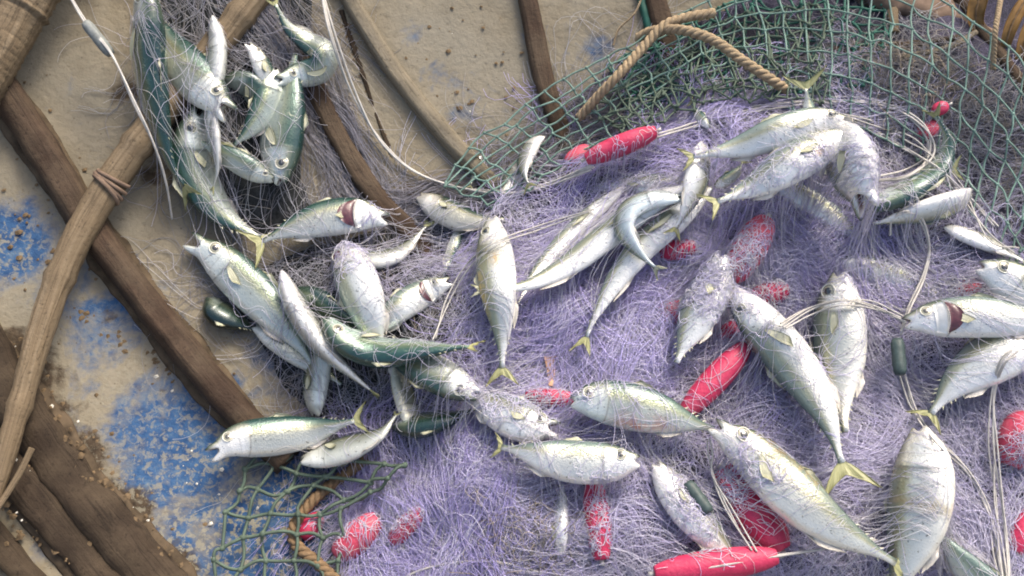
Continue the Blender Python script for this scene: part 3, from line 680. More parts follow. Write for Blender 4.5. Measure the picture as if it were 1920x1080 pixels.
fish('short white fish hanging above the crescent fish, yellow tail below', [(1318, 270), (1312, 310), (1302, 350), (1286, 392), (1268, 428)], 48, (1, 0), -45, .05, eye=0, tail=.75, back=.4, pect=0)
fish('silver fish blurred under filaments near the long pink float', [(1120, 352), (1170, 345), (1230, 345), (1300, 345), (1350, 340)], 48, (0, -1), 0, -.008, eye=0, tail=0, back=.3)
fish('small white fish curved at the green net edge', [(1018, 256), (998, 272), (985, 300), (983, 325), (990, 345)], 38, (-1, -.5), -40, .02, eye=0, tail=.7, pect=0)
fish('tiny silver sliver of a fish under green net', [(902, 292), (894, 310), (888, 328), (882, 348)], 17, (-1, 0), 0, .006, eye=0, tail=.8, pect=0)
fish('silver fish flank glinting through the green mesh', [(975, 300), (960, 330), (945, 360), (930, 395)], 44, (-1, 0), -10, -.006, eye=0, tail=0)
# ---- top right
fish('topmost white fish with a clear round eye, snout to the right', [(1590, 229), (1535, 226), (1460, 247), (1385, 275), (1300, 294)], 66, (-.2, -1), 4, .075, gape=.18, tail=.6, back=.3)
fish('upright yellow forked tail of a buried fish at the green net', [(1545, 330), (1530, 285), (1521, 235), (1516, 192), (1512, 166)], 52, (1, 0), 5, .06, eye=0, tail=1.35, pect=0, zoff=(-.03, -.02, 0, .01, .015))
fish('plump white fish lying just below the topmost one', [(1592, 252), (1545, 272), (1475, 310), (1410, 350), (1345, 378)], 78, (-.5, -1), -14, .085, tail=.7, back=.3, eye=0, marks=((.27, .62, .03, .06, (.50, .28, .12)),))
fish('white fish facing down with a round open mouth', [(1621, 378), (1608, 340), (1588, 295), (1568, 255), (1550, 215)], 84, (-1, .3), -55, .045, gape=.5, tail=0, eye=0, back=.4, zoff=(.05, .04, .02, .0, -.01))
fish('dark green fish curving upward to a raised yellow tail', [(1610, 392), (1660, 378), (1715, 352), (1762, 312), (1778, 265), (1756, 218)], 52, (.4, 1), 55, .03, eye=0, tail=.55, tint=(.85, 1, .95))
fish('fish with only its bright yellow tail pointing out to the right', [(1690, 362), (1715, 348), (1740, 335), (1768, 322), (1786, 318)], 40, (0, -1), 20, .04, eye=0, tail=1.1, pect=0)
fish('slim white fish lying by the wall of green net, pointed end up right', [(1638, 420), (1690, 408), (1745, 395), (1790, 380), (1820, 360)][::-1], 46, (-.2, 1), -50, .03, eye=0, tail=0, back=.5)
fish('short white fish half covered beside the slim one', [(1772, 425), (1805, 438), (1840, 452), (1880, 470), (1920, 490)], 38, (0, -1), -45, .012, eye=0, tail=.7, back=.4)
fish('silver fish veiled by lilac filaments above the round mouthed fish shoulder', [(1440, 340), (1490, 360), (1540, 390), (1590, 430), (1630, 470)], 56, (1, -1), -5, -.004, eye=0, tail=0, back=.2)
fish('small yellow tail and dark stump standing out of lilac net', [(1330, 240), (1318, 225), (1305, 208), (1295, 196)], 20, (1, 0), 20, .012, eye=0, tail=1.2, pect=0)
fish('fish with a small yellow tail raised between the white ones', [(1340, 350), (1365, 335), (1382, 320), (1392, 305)], 26, (-1, 0), 0, .04, eye=0, tail=1.1, pect=0)
# ---- right
fish('white fish under the pink float, narrow end down', [(1352, 480), (1335, 530), (1312, 580), (1290, 630), (1268, 680)], 84, (-1, 0), -25, .03, eye=0, tail=0, back=.3)
fish('large silver fish lying diagonally with eye by the pink float, yellow tail', [(1370, 545), (1425, 610), (1490, 690), (1545, 775), (1578, 868)], 92, (-.8, .6), -6, .04, gape=.1, tail=1.0, back=.5)
fish('fat speckled fish with a big black pupil, head up', [(1572, 515), (1570, 590), (1572, 665), (1572, 730), (1585, 810)], 100, (-1, 0), -22, .024, gape=.1, tail=0, back=.45, tint=(.95, .94, .88))
fish('silver fish blurred under lilac filaments right of the speckled one', [(1570, 490), (1630, 505), (1690, 525), (1750, 550), (1800, 570)], 66, (0, -1), 0, -.006, eye=0, tail=0, back=.2)
fish('white fish with a dark red open gill flap, head to the left', [(1700, 604), (1750, 596), (1830, 592), (1920, 600), (2020, 610)], 84, (-.05, -1), -6, .05, gape=.16, gill=.8, back=.4)
fish('white headed fish cut by the right edge of the picture', [(1838, 500), (1885, 520), (1950, 562), (2020, 620), (2080, 690)], 96, (.5, -1), 0, .04, gape=.12, tail=0, back=.5)
fish('broad white fish below the red gilled one, narrowing to its tail', [(1985, 620), (1920, 640), (1855, 672), (1795, 715), (1745, 775)], 104, (-.6, -.8), -20, .022, eye=0, tail=.6, back=.35)
fish('chubby pale fish with a tan band lying just under a yellow tail', [(1724, 806), (1728, 870), (1720, 950), (1698, 1040), (1668, 1130)], 112, (-1, 0), -35, .035, eye=0, tail=.55, back=.5, tint=(1, .99, .93), marks=((.44, .6, .03, .5, (.42, .34, .20)), (.3, .15, .2, .16, (.36, .32, .18))))
fish('largest white fish in front, head up left with brown scraped shoulder', [(1344, 800), (1415, 852), (1490, 925), (1570, 990), (1680, 1055)], 104, (.7, -.8), -4, .05, gape=.22, tail=.6, back=.45, tint=(1, .99, .94), marks=((.28, .16, .09, .16, (.22, .15, .06)), (.45, .15, .12, .14, (.34, .27, .13))))
fish('blue grey fish slipping out of the bottom of the picture', [(1935, 1190), (1880, 1130), (1830, 1080), (1785, 1030), (1752, 985)], 74, (.8, -.6), 25, .02, eye=0, tail=0, back=.6, tint=(.9, 1, 1))
# ---- bottom middle
fish('greenish fish with head to the left and reddish scraped belly', [(1072, 752), (1130, 750), (1205, 765), (1275, 785), (1338, 805)], 94, (.1, -1), 4, .035, gape=.08, tail=0, back=.75, tint=(.93, .98, .94), marks=((.45, .8, .16, .16, (.55, .25, .20)), (.62, .7, .1, .12, (.50, .28, .22))))
fish('fish with a clear eye and pale fin, snout to the right below the greenish one', [(1196, 864), (1135, 866), (1065, 862), (1000, 850), (940, 838)], 86, (0, -1), 0, .04, gape=.12, tail=.5, back=.55)
fish('silver fish wrapped in filaments with its mouth agape to the right', [(1036, 803), (995, 795), (950, 775), (910, 755), (870, 730)], 84, (.5, -1), -8, .022, gape=.35, tail=0, back=.25)
fish('silver fish smothered in filaments beside the dark sinker', [(1230, 870), (1265, 920), (1305, 970), (1350, 1020), (1400, 1070)], 78, (1, -.6), -15, .014, eye=0, tail=0, back=.15)
fish('small glinting fish head in brown tangled net at the bottom', [(1046, 1048), (1046, 1010), (1046, 975), (1050, 930), (1056, 890)], 40, (-1, 0), -40, -.004, eye=0, tail=0, back=.2)
fish('little silver glint of a fish buried in lilac net', [(1178, 690), (1172, 660), (1175, 630), (1190, 600)], 46, (-1, 0), 0, -.008, eye=0, tail=0, back=.2)

# ------------------------------------------------------------------ floats, sinkers, ropes, lines
solids2 = []
def float_(label, p0, p1, wpx, mat='red', lift=.004):
    a = surf([p0[0]], [p0[1]], lift)[0]; b = surf([p1[0]], [p1[1]], lift)[0]
    c = (a + b) / 2; r = wpx * .5 * mpp(c); a = a + [0, 0, r * .3]; b = b + [0, 0, r * .3]
    s = np.array([0, 0, .015, .05, .12, .22, .35, .5, .65, .78, .88, .95, .985, 1, 1])
    rad = np.array([.18, .46, .52, .62, .76, .89, .97, 1, .97, .89, .76, .62, .52, .46, .18]) * r
    P = a + (b - a) * s[:, None]; P[0] += (b - a) * .012; P[-1] -= (b - a) * .012
    T = nrm(b - a); up = np.array([0, 0, 1.]); S = nrm(np.cross(T, up)); N = np.cross(S, T); k = 18
    an = np.arange(k) / k * 2 * np.pi; V = (P[:, None] + S * (rad[:, None] * np.cos(an))[..., None] + N * (rad[:, None] * np.sin(an))[..., None]).reshape(-1, 3)
    F = ring_faces(len(s), k)
    root = empty('net_float', c - [0, 0, r]); tag(root, label, 'float', 'net floats')
    mesh_obj('body', V, F, M[mat], root); solids2.append((V, F))
    for e, sg in ((a, 1), (b, -1)):
        V2, F2 = loft(np.array([e + T * sg * .0005, e - T * sg * .006]), r * .16, r * .16, k=8); mesh_obj('cord_stub', V2, F2, M['line'], root)
    return root
float_('long bright pink float lying free near the green net', (1098, 303), (1230, 250), 42, 'red', .03)
float_('pink float wound with filaments above the diagonal fish head', (1368, 530), (1436, 416), 66, 'pink', .02)
float_('slanting pink float between the greenish fish and the diagonal one', (1282, 778), (1398, 652), 52, 'red', .014)
float_('upright red float veiled by net below the clear eyed fish', (1112, 905), (1128, 1052), 52, 'red', .006)
float_('bright red float at the very bottom edge', (1226, 1078), (1455, 1046), 58, 'red', .035)
float_('thick red float under the largest white fish', (1352, 885), (1462, 1038), 84, 'red', .008)
float_('red float pointing at the greenish fish snout', (985, 745), (1080, 752), 36, 'red', .004)
float_('pink float under a swirl of filaments at the bottom', (632, 1045), (712, 975), 62, 'pink', .0)
float_('faded pink float beside the filament swirl', (735, 1020), (795, 955), 44, 'pink', -.003)
float_('pale pink float at the right edge', (1890, 880), (1918, 780), 76, 'pink', .0)
float_('red float cut by the lower right corner', (1900, 1040), (1935, 960), 50, 'red', .0)
float_('dark red float beside the crescent fish tail', (1236, 478), (1305, 466), 40, 'red', .002)
float_('pink float sunk in lilac net beside the narrow white fish', (1232, 585), (1300, 600), 54, 'pink', -.006)
float_('red float end showing right of the wound pink one', (1395, 570), (1478, 545), 48, 'red', -.002)
float_('small red float piece beside the diagonal fish belly', (1345, 640), (1385, 612), 36, 'red', .0)
float_('small red float knob by the raised yellow tail', (1748, 212), (1775, 200), 26, 'red', .016)
float_('pink float seen through filaments near the raised yellow tail', (1718, 262), (1758, 236), 36, 'pink', .0)
float_('faint pink float behind the long bright one', (1062, 310), (1108, 282), 36, 'pink', -.004)
float_('faint pink float above the red gilled fish', (1790, 548), (1838, 538), 34, 'pink', -.004)
float_('red float trapped under green mesh beside the rope', (566, 1010), (602, 968), 40, 'red', .0)

def sinker(label, p0, p1, wpx, mat, lift):
    a = surf([p0[0]], [p0[1]], lift)[0]; b = surf([p1[0]], [p1[1]], lift)[0]; r = wpx * .5 * mpp(a)
    s = np.linspace(0, 1, 10); rad = r * np.array([.75, .97, 1, 1, .97, 1, 1, .98, .95, .72])
    V, F = loft(a + (b - a) * s[:, None], rad, rad, k=14, wob=.05); o = mesh_obj('sinker', V, F, M[mat])
    tag(o, label, 'sinker', 'net sinkers'); return o
sinker('grey sinker tube on the line beside the bamboo', (160, 42), (208, 102), 22, 'lead', .07)
sinker('dark green sinker tube below the red gilled fish snout', (1682, 636), (1688, 702), 25, 'dlead', .045)
sinker('black sinker tube by the smothered fish', (1288, 905), (1330, 962), 26, 'dlead', .03)

def rope(label, px, wpx, mat, lift, pitch=.028, G=None):
    p = np.array(px, float); W = cast(SG if G is None else G, p[:, 0], p[:, 1], np.array(lift, float)); n = 220
    C = spline(W, n); r = wpx * .5 * mpp(C[n // 2]); T, S, N = frames(C, (0.05, .02, 1))
    s = np.concatenate([[0], np.cumsum(np.linalg.norm(np.diff(C, axis=0), axis=1))])
    root = empty('rope', C[0]); tag(root, label, 'rope')
    for q in range(3):
        a = s / pitch * 2 * np.pi + q * 2.0944
        P = C + (S * np.cos(a)[:, None] + N * np.sin(a)[:, None]) * r * .52
        V, F = loft(P, r * .56, r * .56, k=8, wob=.08, seed=q); mesh_obj('strand', V, F, M[mat], root)
    return root
rope('twisted tan rope running down along the green net edge', [(1340, 24), (1290, 32), (1245, 48), (1205, 90), (1160, 140), (1120, 182), (1085, 222)], 18, 'rope', [.05, .05, .05, .05, .045, .035, .015])
rope('thick tan rope arching over the dark green net to the yellow tail', [(1195, 72), (1225, 58), (1280, 57), (1335, 74), (1390, 112), (1440, 145), (1475, 168)], 19, 'rope', [.02, .035, .06, .06, .05, .035, .01])
rope('orange brown rope bent beneath the green mesh by the blue hull', [(690, 860), (640, 895), (590, 935), (552, 985), (556, 1022), (600, 1060), (650, 1110)], 22, 'rope2', [.006, .008, .01, .012, .015, .02, .02])
rope('thin twisted cord hanging in front of the dry leaves', [(1882, -40), (1874, 10), (1866, 60), (1862, 130)], 10, 'rope', [.05, .05, .05, .02], pitch=.014)
rope('thin twine running from the hull toward the tan rope', [(1205, -10), (1190, 25), (1160, 55), (1150, 85)], 4, 'rope', [.02, .02, .01, .005], pitch=.01)

def lines(label, px, wpx, count, lift, spread=5, mat='line'):
    p = np.array(px, float); root = None; lift = np.broadcast_to(np.asarray(lift, float), (len(p),))
    for q in range(count):
        off = (rng.random((len(p), 2)) - .5) * spread * 2 + (q - (count - 1) / 2) * np.array([spread * .6, spread * .6])
        C = spline(cast(TOP, p[:, 0] + off[:, 0], p[:, 1] + off[:, 1], lift + .001 * q), 120)
        if root is None: root = empty('float_line', C[0]); tag(root, label, 'line', 'float lines')
        r = wpx * .38 * mpp(C[60])
        V, F = loft(C, r, r, k=6); mesh_obj('cord', V, F, M[mat], root)

# ------------------------------------------------------------------ top height field: heap plus fish and floats (for draping)
Vs, Fs = join(fish_solids + solids2)
bvh = BVHTree.FromPolygons([tuple(v) for v in Vs], Fs)
TOP = SG.copy()
for j in range(0, NY):
    y = gy[j]
    if y < -.75 or y > .75: continue
    for i in range(NX):
        x = gx[i]
        if x < -.95 or x > .95: continue
        h = bvh.ray_cast((x, y, 1.0), (0, 0, -1))
        if h[0] is not None and h[0].z > TOP[j, i]: TOP[j, i] = h[0].z
TOPS = np.maximum(TOP, blur(TOP, 3)); DRAPE = blur(np.maximum(TOP, blur(TOP, 6)), 2)
TOP = DRAPE

lines('long pale float line sagging across the hull and round the heap', [(598, -40), (622, 60), (660, 170), (710, 255), (770, 315), (850, 350), (940, 360), (1030, 345), (1110, 312)], 5.5, 3, [.05, .045, .03, .015, .008, .006, .004, .004, .008], 4)
lines('pale float line from the long pink float over the topmost fish', [(1225, 258), (1300, 232), (1400, 208), (1500, 190), (1600, 186), (1680, 205), (1735, 245), (1742, 290), (1700, 325), (1640, 340)], 5, 3, .006, 5)
lines('pair of pale lines running right from the topmost fish snout', [(1585, 222), (1640, 245), (1700, 278), (1755, 315), (1820, 370), (1870, 420)], 5, 2, .006, 6)
lines('looped pale cord above the red gilled fish', [(1690, 625), (1705, 575), (1735, 520), (1742, 465), (1728, 415), (1700, 398), (1675, 412), (1668, 440)], 5.5, 2, .010, 4)
lines('broad pale line bridging the speckled fish', [(1468, 615), (1520, 582), (1580, 566), (1640, 572), (1695, 600)], 4.5, 4, .020, 5)
lines('pale line hanging down near the right edge', [(1905, 660), (1876, 680), (1862, 740), (1864, 840), (1872, 940), (1880, 1030), (1890, 1110)], 4.5, 4, .012, 6)
lines('pale line from the dark sinker over the chubby fish', [(1692, 700), (1715, 770), (1760, 830), (1815, 890), (1855, 960), (1870, 1040), (1885, 1110)], 5, 3, .008, 5)
lines('pale line crossing the bottom red float', [(1230, 1078), (1330, 1064), (1430, 1048), (1530, 1030), (1640, 1010)], 6, 2, .006, 3)
lines('pale line curving along the bottom edge', [(725, 1100), (790, 1072), (860, 1056), (940, 1058), (1020, 1078), (1070, 1110)], 6, 2, .008, 4)
lines('pale line beside the largest fish head', [(1332, 826), (1330, 850), (1338, 890), (1365, 950), (1410, 1030)], 4.5, 3, .006, 6)
lines('thin pale line stretched over the upright silver fish', [(1110, 400), (1010, 425), (930, 452), (880, 500), (840, 560), (815, 640)], 4, 2, .008, 6)
lines('muddy pale line with a sinker at the upper left', [(118, -30), (160, 42), (208, 102), (250, 190), (288, 268), (312, 340), (322, 410)], 5.5, 2, [.07, .07, .07, .06, .05, .035, .01], 2)
lines('pale line slanting down to the lower right', [(1560, 205), (1640, 230), (1700, 260), (1745, 290), (1800, 350), (1850, 440), (1900, 470)], 4, 2, .008, 8)

# ------------------------------------------------------------------ lilac gill net
gn_c = surf([1300], [650])[0]
net = empty('gill_net', gn_c); tag(net, 'heaped lilac monofilament gill net tangled round the fish', 'net')
px_, py_ = to_px(np.stack([XX, YY, SG], -1))
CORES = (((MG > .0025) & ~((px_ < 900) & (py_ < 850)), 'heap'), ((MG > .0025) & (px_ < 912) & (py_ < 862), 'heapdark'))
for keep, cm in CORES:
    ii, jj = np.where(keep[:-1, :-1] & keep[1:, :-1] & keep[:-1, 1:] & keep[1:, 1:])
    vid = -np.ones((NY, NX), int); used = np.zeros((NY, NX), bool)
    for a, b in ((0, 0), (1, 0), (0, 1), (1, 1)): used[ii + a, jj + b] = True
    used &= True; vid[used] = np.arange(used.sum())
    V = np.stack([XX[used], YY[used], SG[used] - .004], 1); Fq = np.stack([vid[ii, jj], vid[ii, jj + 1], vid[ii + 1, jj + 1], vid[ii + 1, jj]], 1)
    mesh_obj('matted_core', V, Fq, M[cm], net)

FLOW = [(1100, 550, 1, -.9), (1250, 450, 1, -.6), (1480, 400, 1, .45), (1600, 450, 1, .75), (1750, 500, .9, .7), (1450, 740, .25, 1), (1650, 800, .8, .6), (900, 950, .15, 1), (700, 980, -.3, 1),
        (850, 760, 1, -.3), (700, 520, 1, .1), (600, 600, .6, .8), (1200, 280, 1, -.35), (1700, 230, 1, .5), (1300, 1000, .3, 1), (1800, 900, .5, .9), (1550, 1020, 1, -.3), (1000, 650, 1, -1), (450, 200, .15, 1),
        (650, 300, .6, 1), (350, 350, .5, 1), (1050, 980, 1, .1), (1250, 680, 1, -.5), (800, 400, 1, .1), (950, 330, 1, -.5), (1850, 350, .6, .9)]
fp = surf([q[0] for q in FLOW], [q[1] for q in FLOW])[:, :2]; fa = np.array([math.atan2(-q[3], q[2]) for q in FLOW])
def flow(x, y):
    d2_ = (x[:, None] - fp[:, 0]) ** 2 + (y[:, None] - fp[:, 1]) ** 2; w_ = 1 / (d2_ + .002) ** 1.5
    c = (w_ * np.cos(2 * fa)).sum(1); s = (w_ * np.sin(2 * fa)).sum(1)
    return .5 * np.arctan2(s, c) + 1.1 * (vnoise(x, y, 7, 21) - .5) + .8 * (vnoise(x, y, 22, 22) - .5)
def ztop(x, y):
    z = samp(SG, x, y); zf = z.ravel(); xf = x.ravel(); yf = y.ravel()
    for i in range(len(zf)):
        h = bvh.ray_cast((xf[i], yf[i], 1.0), (0, 0, -1))
        if h[0] is not None and h[0].z > zf[i]: zf[i] = h[0].z
    return zf.reshape(x.shape)
def in_px(polys, n, weights=None):
    """n points (world xy on the heap) spread over the outlines given in photo pixels"""
    areas = []
    for q in polys:
        a = np.array(q); x, y = a[:, 0], a[:, 1]; areas.append(abs(np.dot(x, np.roll(y, 1)) - np.dot(y, np.roll(x, 1))) / 2)
    areas = np.array(areas) * (1 if weights is None else np.array(weights)); k = rng.choice(len(polys), n, p=areas / areas.sum())
    P = np.zeros((n, 2))
    for i, q in enumerate(polys):
        m = np.where(k == i)[0]; a = np.array(q, float); todo = m
        while len(todo):
            c = a.min(0) + rng.random((len(todo), 2)) * (a.max(0) - a.min(0)); ok = poly_sdf(a, c[:, 0], c[:, 1]) > 0
            P[todo[ok]] = c[ok]; todo = todo[~ok]
    out = np.zeros((n, 2))
    for s in range(0, n, 400): out[s:s + 400] = surf(P[s:s + 400, 0], P[s:s + 400, 1])[:, :2]
    return out
def tubes(P, r, cols):
    """P (n,K,3) centre lines -> one mesh of three-sided filaments"""
    n, K = P.shape[:2]
    T = nrm(np.gradient(P, axis=1)); S = nrm(np.cross(T, [0.0, 0.0, 1.0])); N = np.cross(S, T)
    V = np.empty((n, K, 3, 3))
    for q in range(3):
        a = q * 2.0944 + .5; V[:, :, q] = P + (S * math.cos(a) + N * math.sin(a)) * r[:, None, None]
    base = (np.arange(n) * K * 3)[:, None, None]; k = (np.arange(K - 1) * 3)[None, :, None]; q = np.arange(3)[None, None, :]; q2 = (q + 1) % 3
    F = np.stack([base + k + q, base + k + q2, base + k + 3 + q2, base + k + 3 + q], -1).reshape(-1, 4)
    C = np.repeat(np.concatenate([cols, np.ones((n, 1))], 1), K * 3, axis=0)
    return V.reshape(-1, 3), F, C
def filaments(name, polys, n, length, curl, lift, rad, pal, G, weights=None, bundle=0, wild=.5, K=16, follow=1.0, smooth_z=0, bspread=.006):
    idx_ = None
    if bundle:
        nb = max(1, n // bundle); c = in_px(polys, nb, weights); idx_ = rng.integers(0, nb, n)
        st = c[idx_] + rng.normal(0, bspread, (n, 2)); oa = rng.normal(0, wild, nb)[idx_] + rng.normal(0, .10, n)
        ph = rng.random((nb, 3))[idx_] * 6.28 + rng.normal(0, .25, (n, 3)); am = rng.normal(0, curl, (nb, 3))[idx_] * (1 + rng.normal(0, .15, (n, 3)))
        ln = (length[0] + (length[1] - length[0]) * rng.random(nb)[idx_]) * (1 + rng.normal(0, .1, n)); lf = lift[0] + (lift[1] - lift[0]) * (rng.random(nb)[idx_] * .6 + rng.random(n) * .4)
    else:
        st = in_px(polys, n, weights); oa = rng.normal(0, wild, n); ph = rng.random((n, 3)) * 6.28; am = rng.normal(0, curl, (n, 3))
        ln = length[0] + (length[1] - length[0]) * rng.random(n); lf = lift[0] + (lift[1] - lift[0]) * rng.random(n)
    step = ln / K; XY = np.zeros((n, K, 2)); p = st.copy()
    base = flow(p[:, 0], p[:, 1]) + np.pi * (rng.random(n) < .5)
    cur = None
    for k in range(K):
        XY[:, k] = p; s = k / K
        if k % 4 == 0 and k:
            fl = flow(p[:, 0], p[:, 1]); dlt = (fl - base + np.pi / 2) % np.pi - np.pi / 2; base = base + dlt * follow
        an = base + oa + am[:, 0] * np.sin(2.2 * s * 3 + ph[:, 0]) + am[:, 1] * np.sin(5.5 * s * 3 + ph[:, 1]) * .6 + am[:, 2] * s * 2.2
        p = p + np.stack([np.cos(an), np.sin(an)], 1) * step[:, None]
    Z = samp(G, XY[..., 0], XY[..., 1]) if G is not None else ztop(XY[..., 0], XY[..., 1])
    for _ in range(smooth_z): Z[:, 1:-1] = np.maximum(Z[:, 1:-1], (Z[:, :-2] + Z[:, 2:]) / 2)
    if smooth_z: Z[:, 0] = np.maximum(Z[:, 0], Z[:, 1] - .004); Z[:, -1] = np.maximum(Z[:, -1], Z[:, -2] - .004)
    Z = Z + lf[:, None] * (.65 + .35 * np.sin(np.linspace(0, 7, K)[None] + ph[:, :1]))
    P = np.concatenate([XY, Z[..., None]], 2)
    pal = np.array(pal); cc = pal[rng.integers(0, len(pal), n)] * (.75 + .5 * rng.random((n, 1)))
    if idx_ is not None: cc = .45 * cc + .55 * pal[rng.integers(0, len(pal), idx_.max() + 1)][idx_] * (.65 + .7 * rng.random(idx_.max() + 1))[idx_][:, None]
    r = rad * (.75 + .5 * rng.random(n))
    V, F, C = tubes(P, r, cc)
    o = mesh_obj(name, V, F, M['strand'], net, attrs={'col': ('FLOAT_COLOR', C)}); o['kind'] = 'stuff'
    return o
VIOLET = [(.36, .31, .60), (.42, .37, .66), (.30, .26, .52), (.47, .43, .68)]
LILAC = [(.40, .365, .57), (.46, .425, .61), (.34, .31, .50), (.51, .485, .63), (.44, .42, .54), (.56, .545, .63)]
GREY = [(.30, .30, .33), (.37, .37, .40), (.23, .24, .26), (.43, .43, .45), (.31, .29, .38)]
PALE = [(.52, .51, .58), (.57, .56, .59), (.46, .44, .56), (.52, .51, .49)]
BROWN = [(.22, .18, .13), (.30, .26, .20), (.18, .17, .16), (.26, .25, .27)]
DARK = [(.11, .11, .12), (.16, .155, .18), (.21, .20, .23)]
HEAP_PX = [(900, 420), (1000, 350), (1180, 250), (1420, 175), (1640, 180), (1920, 420), (1990, 1150), (560, 1150), (620, 960), (760, 860), (900, 720), (880, 560)]
LEFT_PX = [(400, 560), (500, 470), (760, 395), (900, 420), (920, 720), (760, 880), (560, 860), (470, 700)]
TOP_PX = [(860, 330), (1000, 230), (1200, 130), (1420, 80), (1600, 60), (1760, 70), (1960, 250), (1960, 460), (1640, 250), (1420, 190), (1180, 260), (1000, 350)]
BUN_PX = [(250, -60), (600, -60), (600, 200), (640, 440), (400, 430), (290, 260)]
HANG_PX = [(500, 60), (560, 60), (640, 200), (740, 380), (700, 430), (600, 300), (560, 180)]
filaments('filaments', [HEAP_PX], 5200, (.12, .32), .55, (0, .018), .00025, LILAC, SG, bundle=50, wild=.3, K=24, bspread=.012)
filaments('filaments', [HEAP_PX], 3000, (.08, .22), 1.0, (0, .018), .00027, LILAC + PALE[:1], SG, bundle=18, wild=.6, K=20, bspread=.007)
filaments('filaments', [HEAP_PX], 2600, (.05, .15), 1.6, (.002, .016), .00029, LILAC + GREY[:2], SG, wild=1.2)
filaments('filaments', [LEFT_PX, TOP_PX], 2000, (.07, .20), .9, (.0, .014), .00027, GREY[:3] + DARK + BROWN[:1], SG, weights=[.5, 1], bundle=7, wild=.7, K=18)
filaments('filaments', [BUN_PX, HANG_PX], 650, (.06, .18), .5, (.0, .010), .00028, GREY[:3] + BROWN + DARK, SG, weights=[1, 1.2], bundle=9, wild=.3)
VIO_PX = [[(950, 430), (1330, 420), (1270, 690), (940, 680)], [(620, 920), (760, 850), (960, 850), (960, 1090), (620, 1090)], [(1400, 370), (1660, 440), (1640, 500), (1380, 480)], [(1330, 700), (1480, 700), (1500, 800), (1380, 790)], [(1150, 240), (1450, 200), (1400, 290), (1150, 320)]]
filaments('violet_filaments', VIO_PX, 2600, (.09, .24), .6, (.004, .020), .00028, VIOLET, SG, bundle=26, wild=.4, K=22, bspread=.010)
filaments('dark_filaments', [HANG_PX], 420, (.08, .22), .25, (.002, .014), .00032, DARK, SG, bundle=30, wild=.15, K=18, bspread=.008)
# threads stretched over the fish
def pad(box): x0, y0, x1, y1 = box; return [(x0, y0), (x1, y0), (x1, y1), (x0, y1)]
filaments('drape_filaments', [HEAP_PX], 420, (.08, .22), .4, (.0006, .003), .00023, LILAC + PALE, None, bundle=4, wild=.6, K=26, smooth_z=10)
filaments('drape_filaments', [LEFT_PX, BUN_PX], 260, (.06, .18), .5, (.0006, .003), .00024, GREY + PALE, None, weights=[1, .7], bundle=3, wild=.8, K=26, smooth_z=10)
COVER = [pad(q) for q in ((1365, 410, 1445, 540), (1360, 900, 1400, 1000), (1095, 930, 1150, 1050), (630, 970, 720, 1050), (730, 950, 800, 1025), (1230, 570, 1310, 615), (1880, 780, 1930, 890), (1390, 540, 1480, 580),
         (985, 730, 1070, 765), (1270, 510, 1360, 640), (1560, 480, 1740, 560), (1240, 880, 1380, 1040), (890, 740, 1030, 820), (1110, 325, 1300, 370), (1450, 380, 1610, 440), (1150, 620, 1210, 700), (640, 460, 740, 520), (1240, 450, 1300, 490))]
filaments('drape_filaments', COVER, 1900, (.025, .07), 1.1, (.0006, .006), .00031, LILAC + PALE, None, bundle=6, wild=.9, K=20, smooth_z=4)
SWEEP = [[(880, 380), (1180, 300), (1300, 420), (960, 620)], [(1380, 330), (1700, 420), (1800, 560), (1500, 480)], [(1180, 200), (1600, 170), (1700, 260), (1250, 300)], [(1300, 640), (1420, 640), (1420, 1060), (1280, 1060)], [(1560, 760), (1900, 700), (1900, 1080), (1600, 1080)], [(820, 880), (960, 860), (920, 1080), (820, 1080)]]
filaments('pale_filaments', SWEEP, 420, (.16, .38), .28, (.002, .010), .00025, PALE, DRAPE, bundle=9, wild=.25, K=26, bspread=.006)
filaments('pale_filaments', [LEFT_PX, BUN_PX], 80, (.10, .26), .35, (.001, .006), .00026, PALE + GREY[1:2], None, weights=[1, .6], bundle=5, wild=.6, K=26, smooth_z=12)
filaments('brown_filaments', [[(900, 960), (1040, 960), (1080, 1060), (940, 1090)], [(1560, 80), (1760, 90), (1900, 230), (1700, 200)]], 420, (.04, .10), 1.5, (.004, .02), .00036, BROWN, SG, wild=1.3)

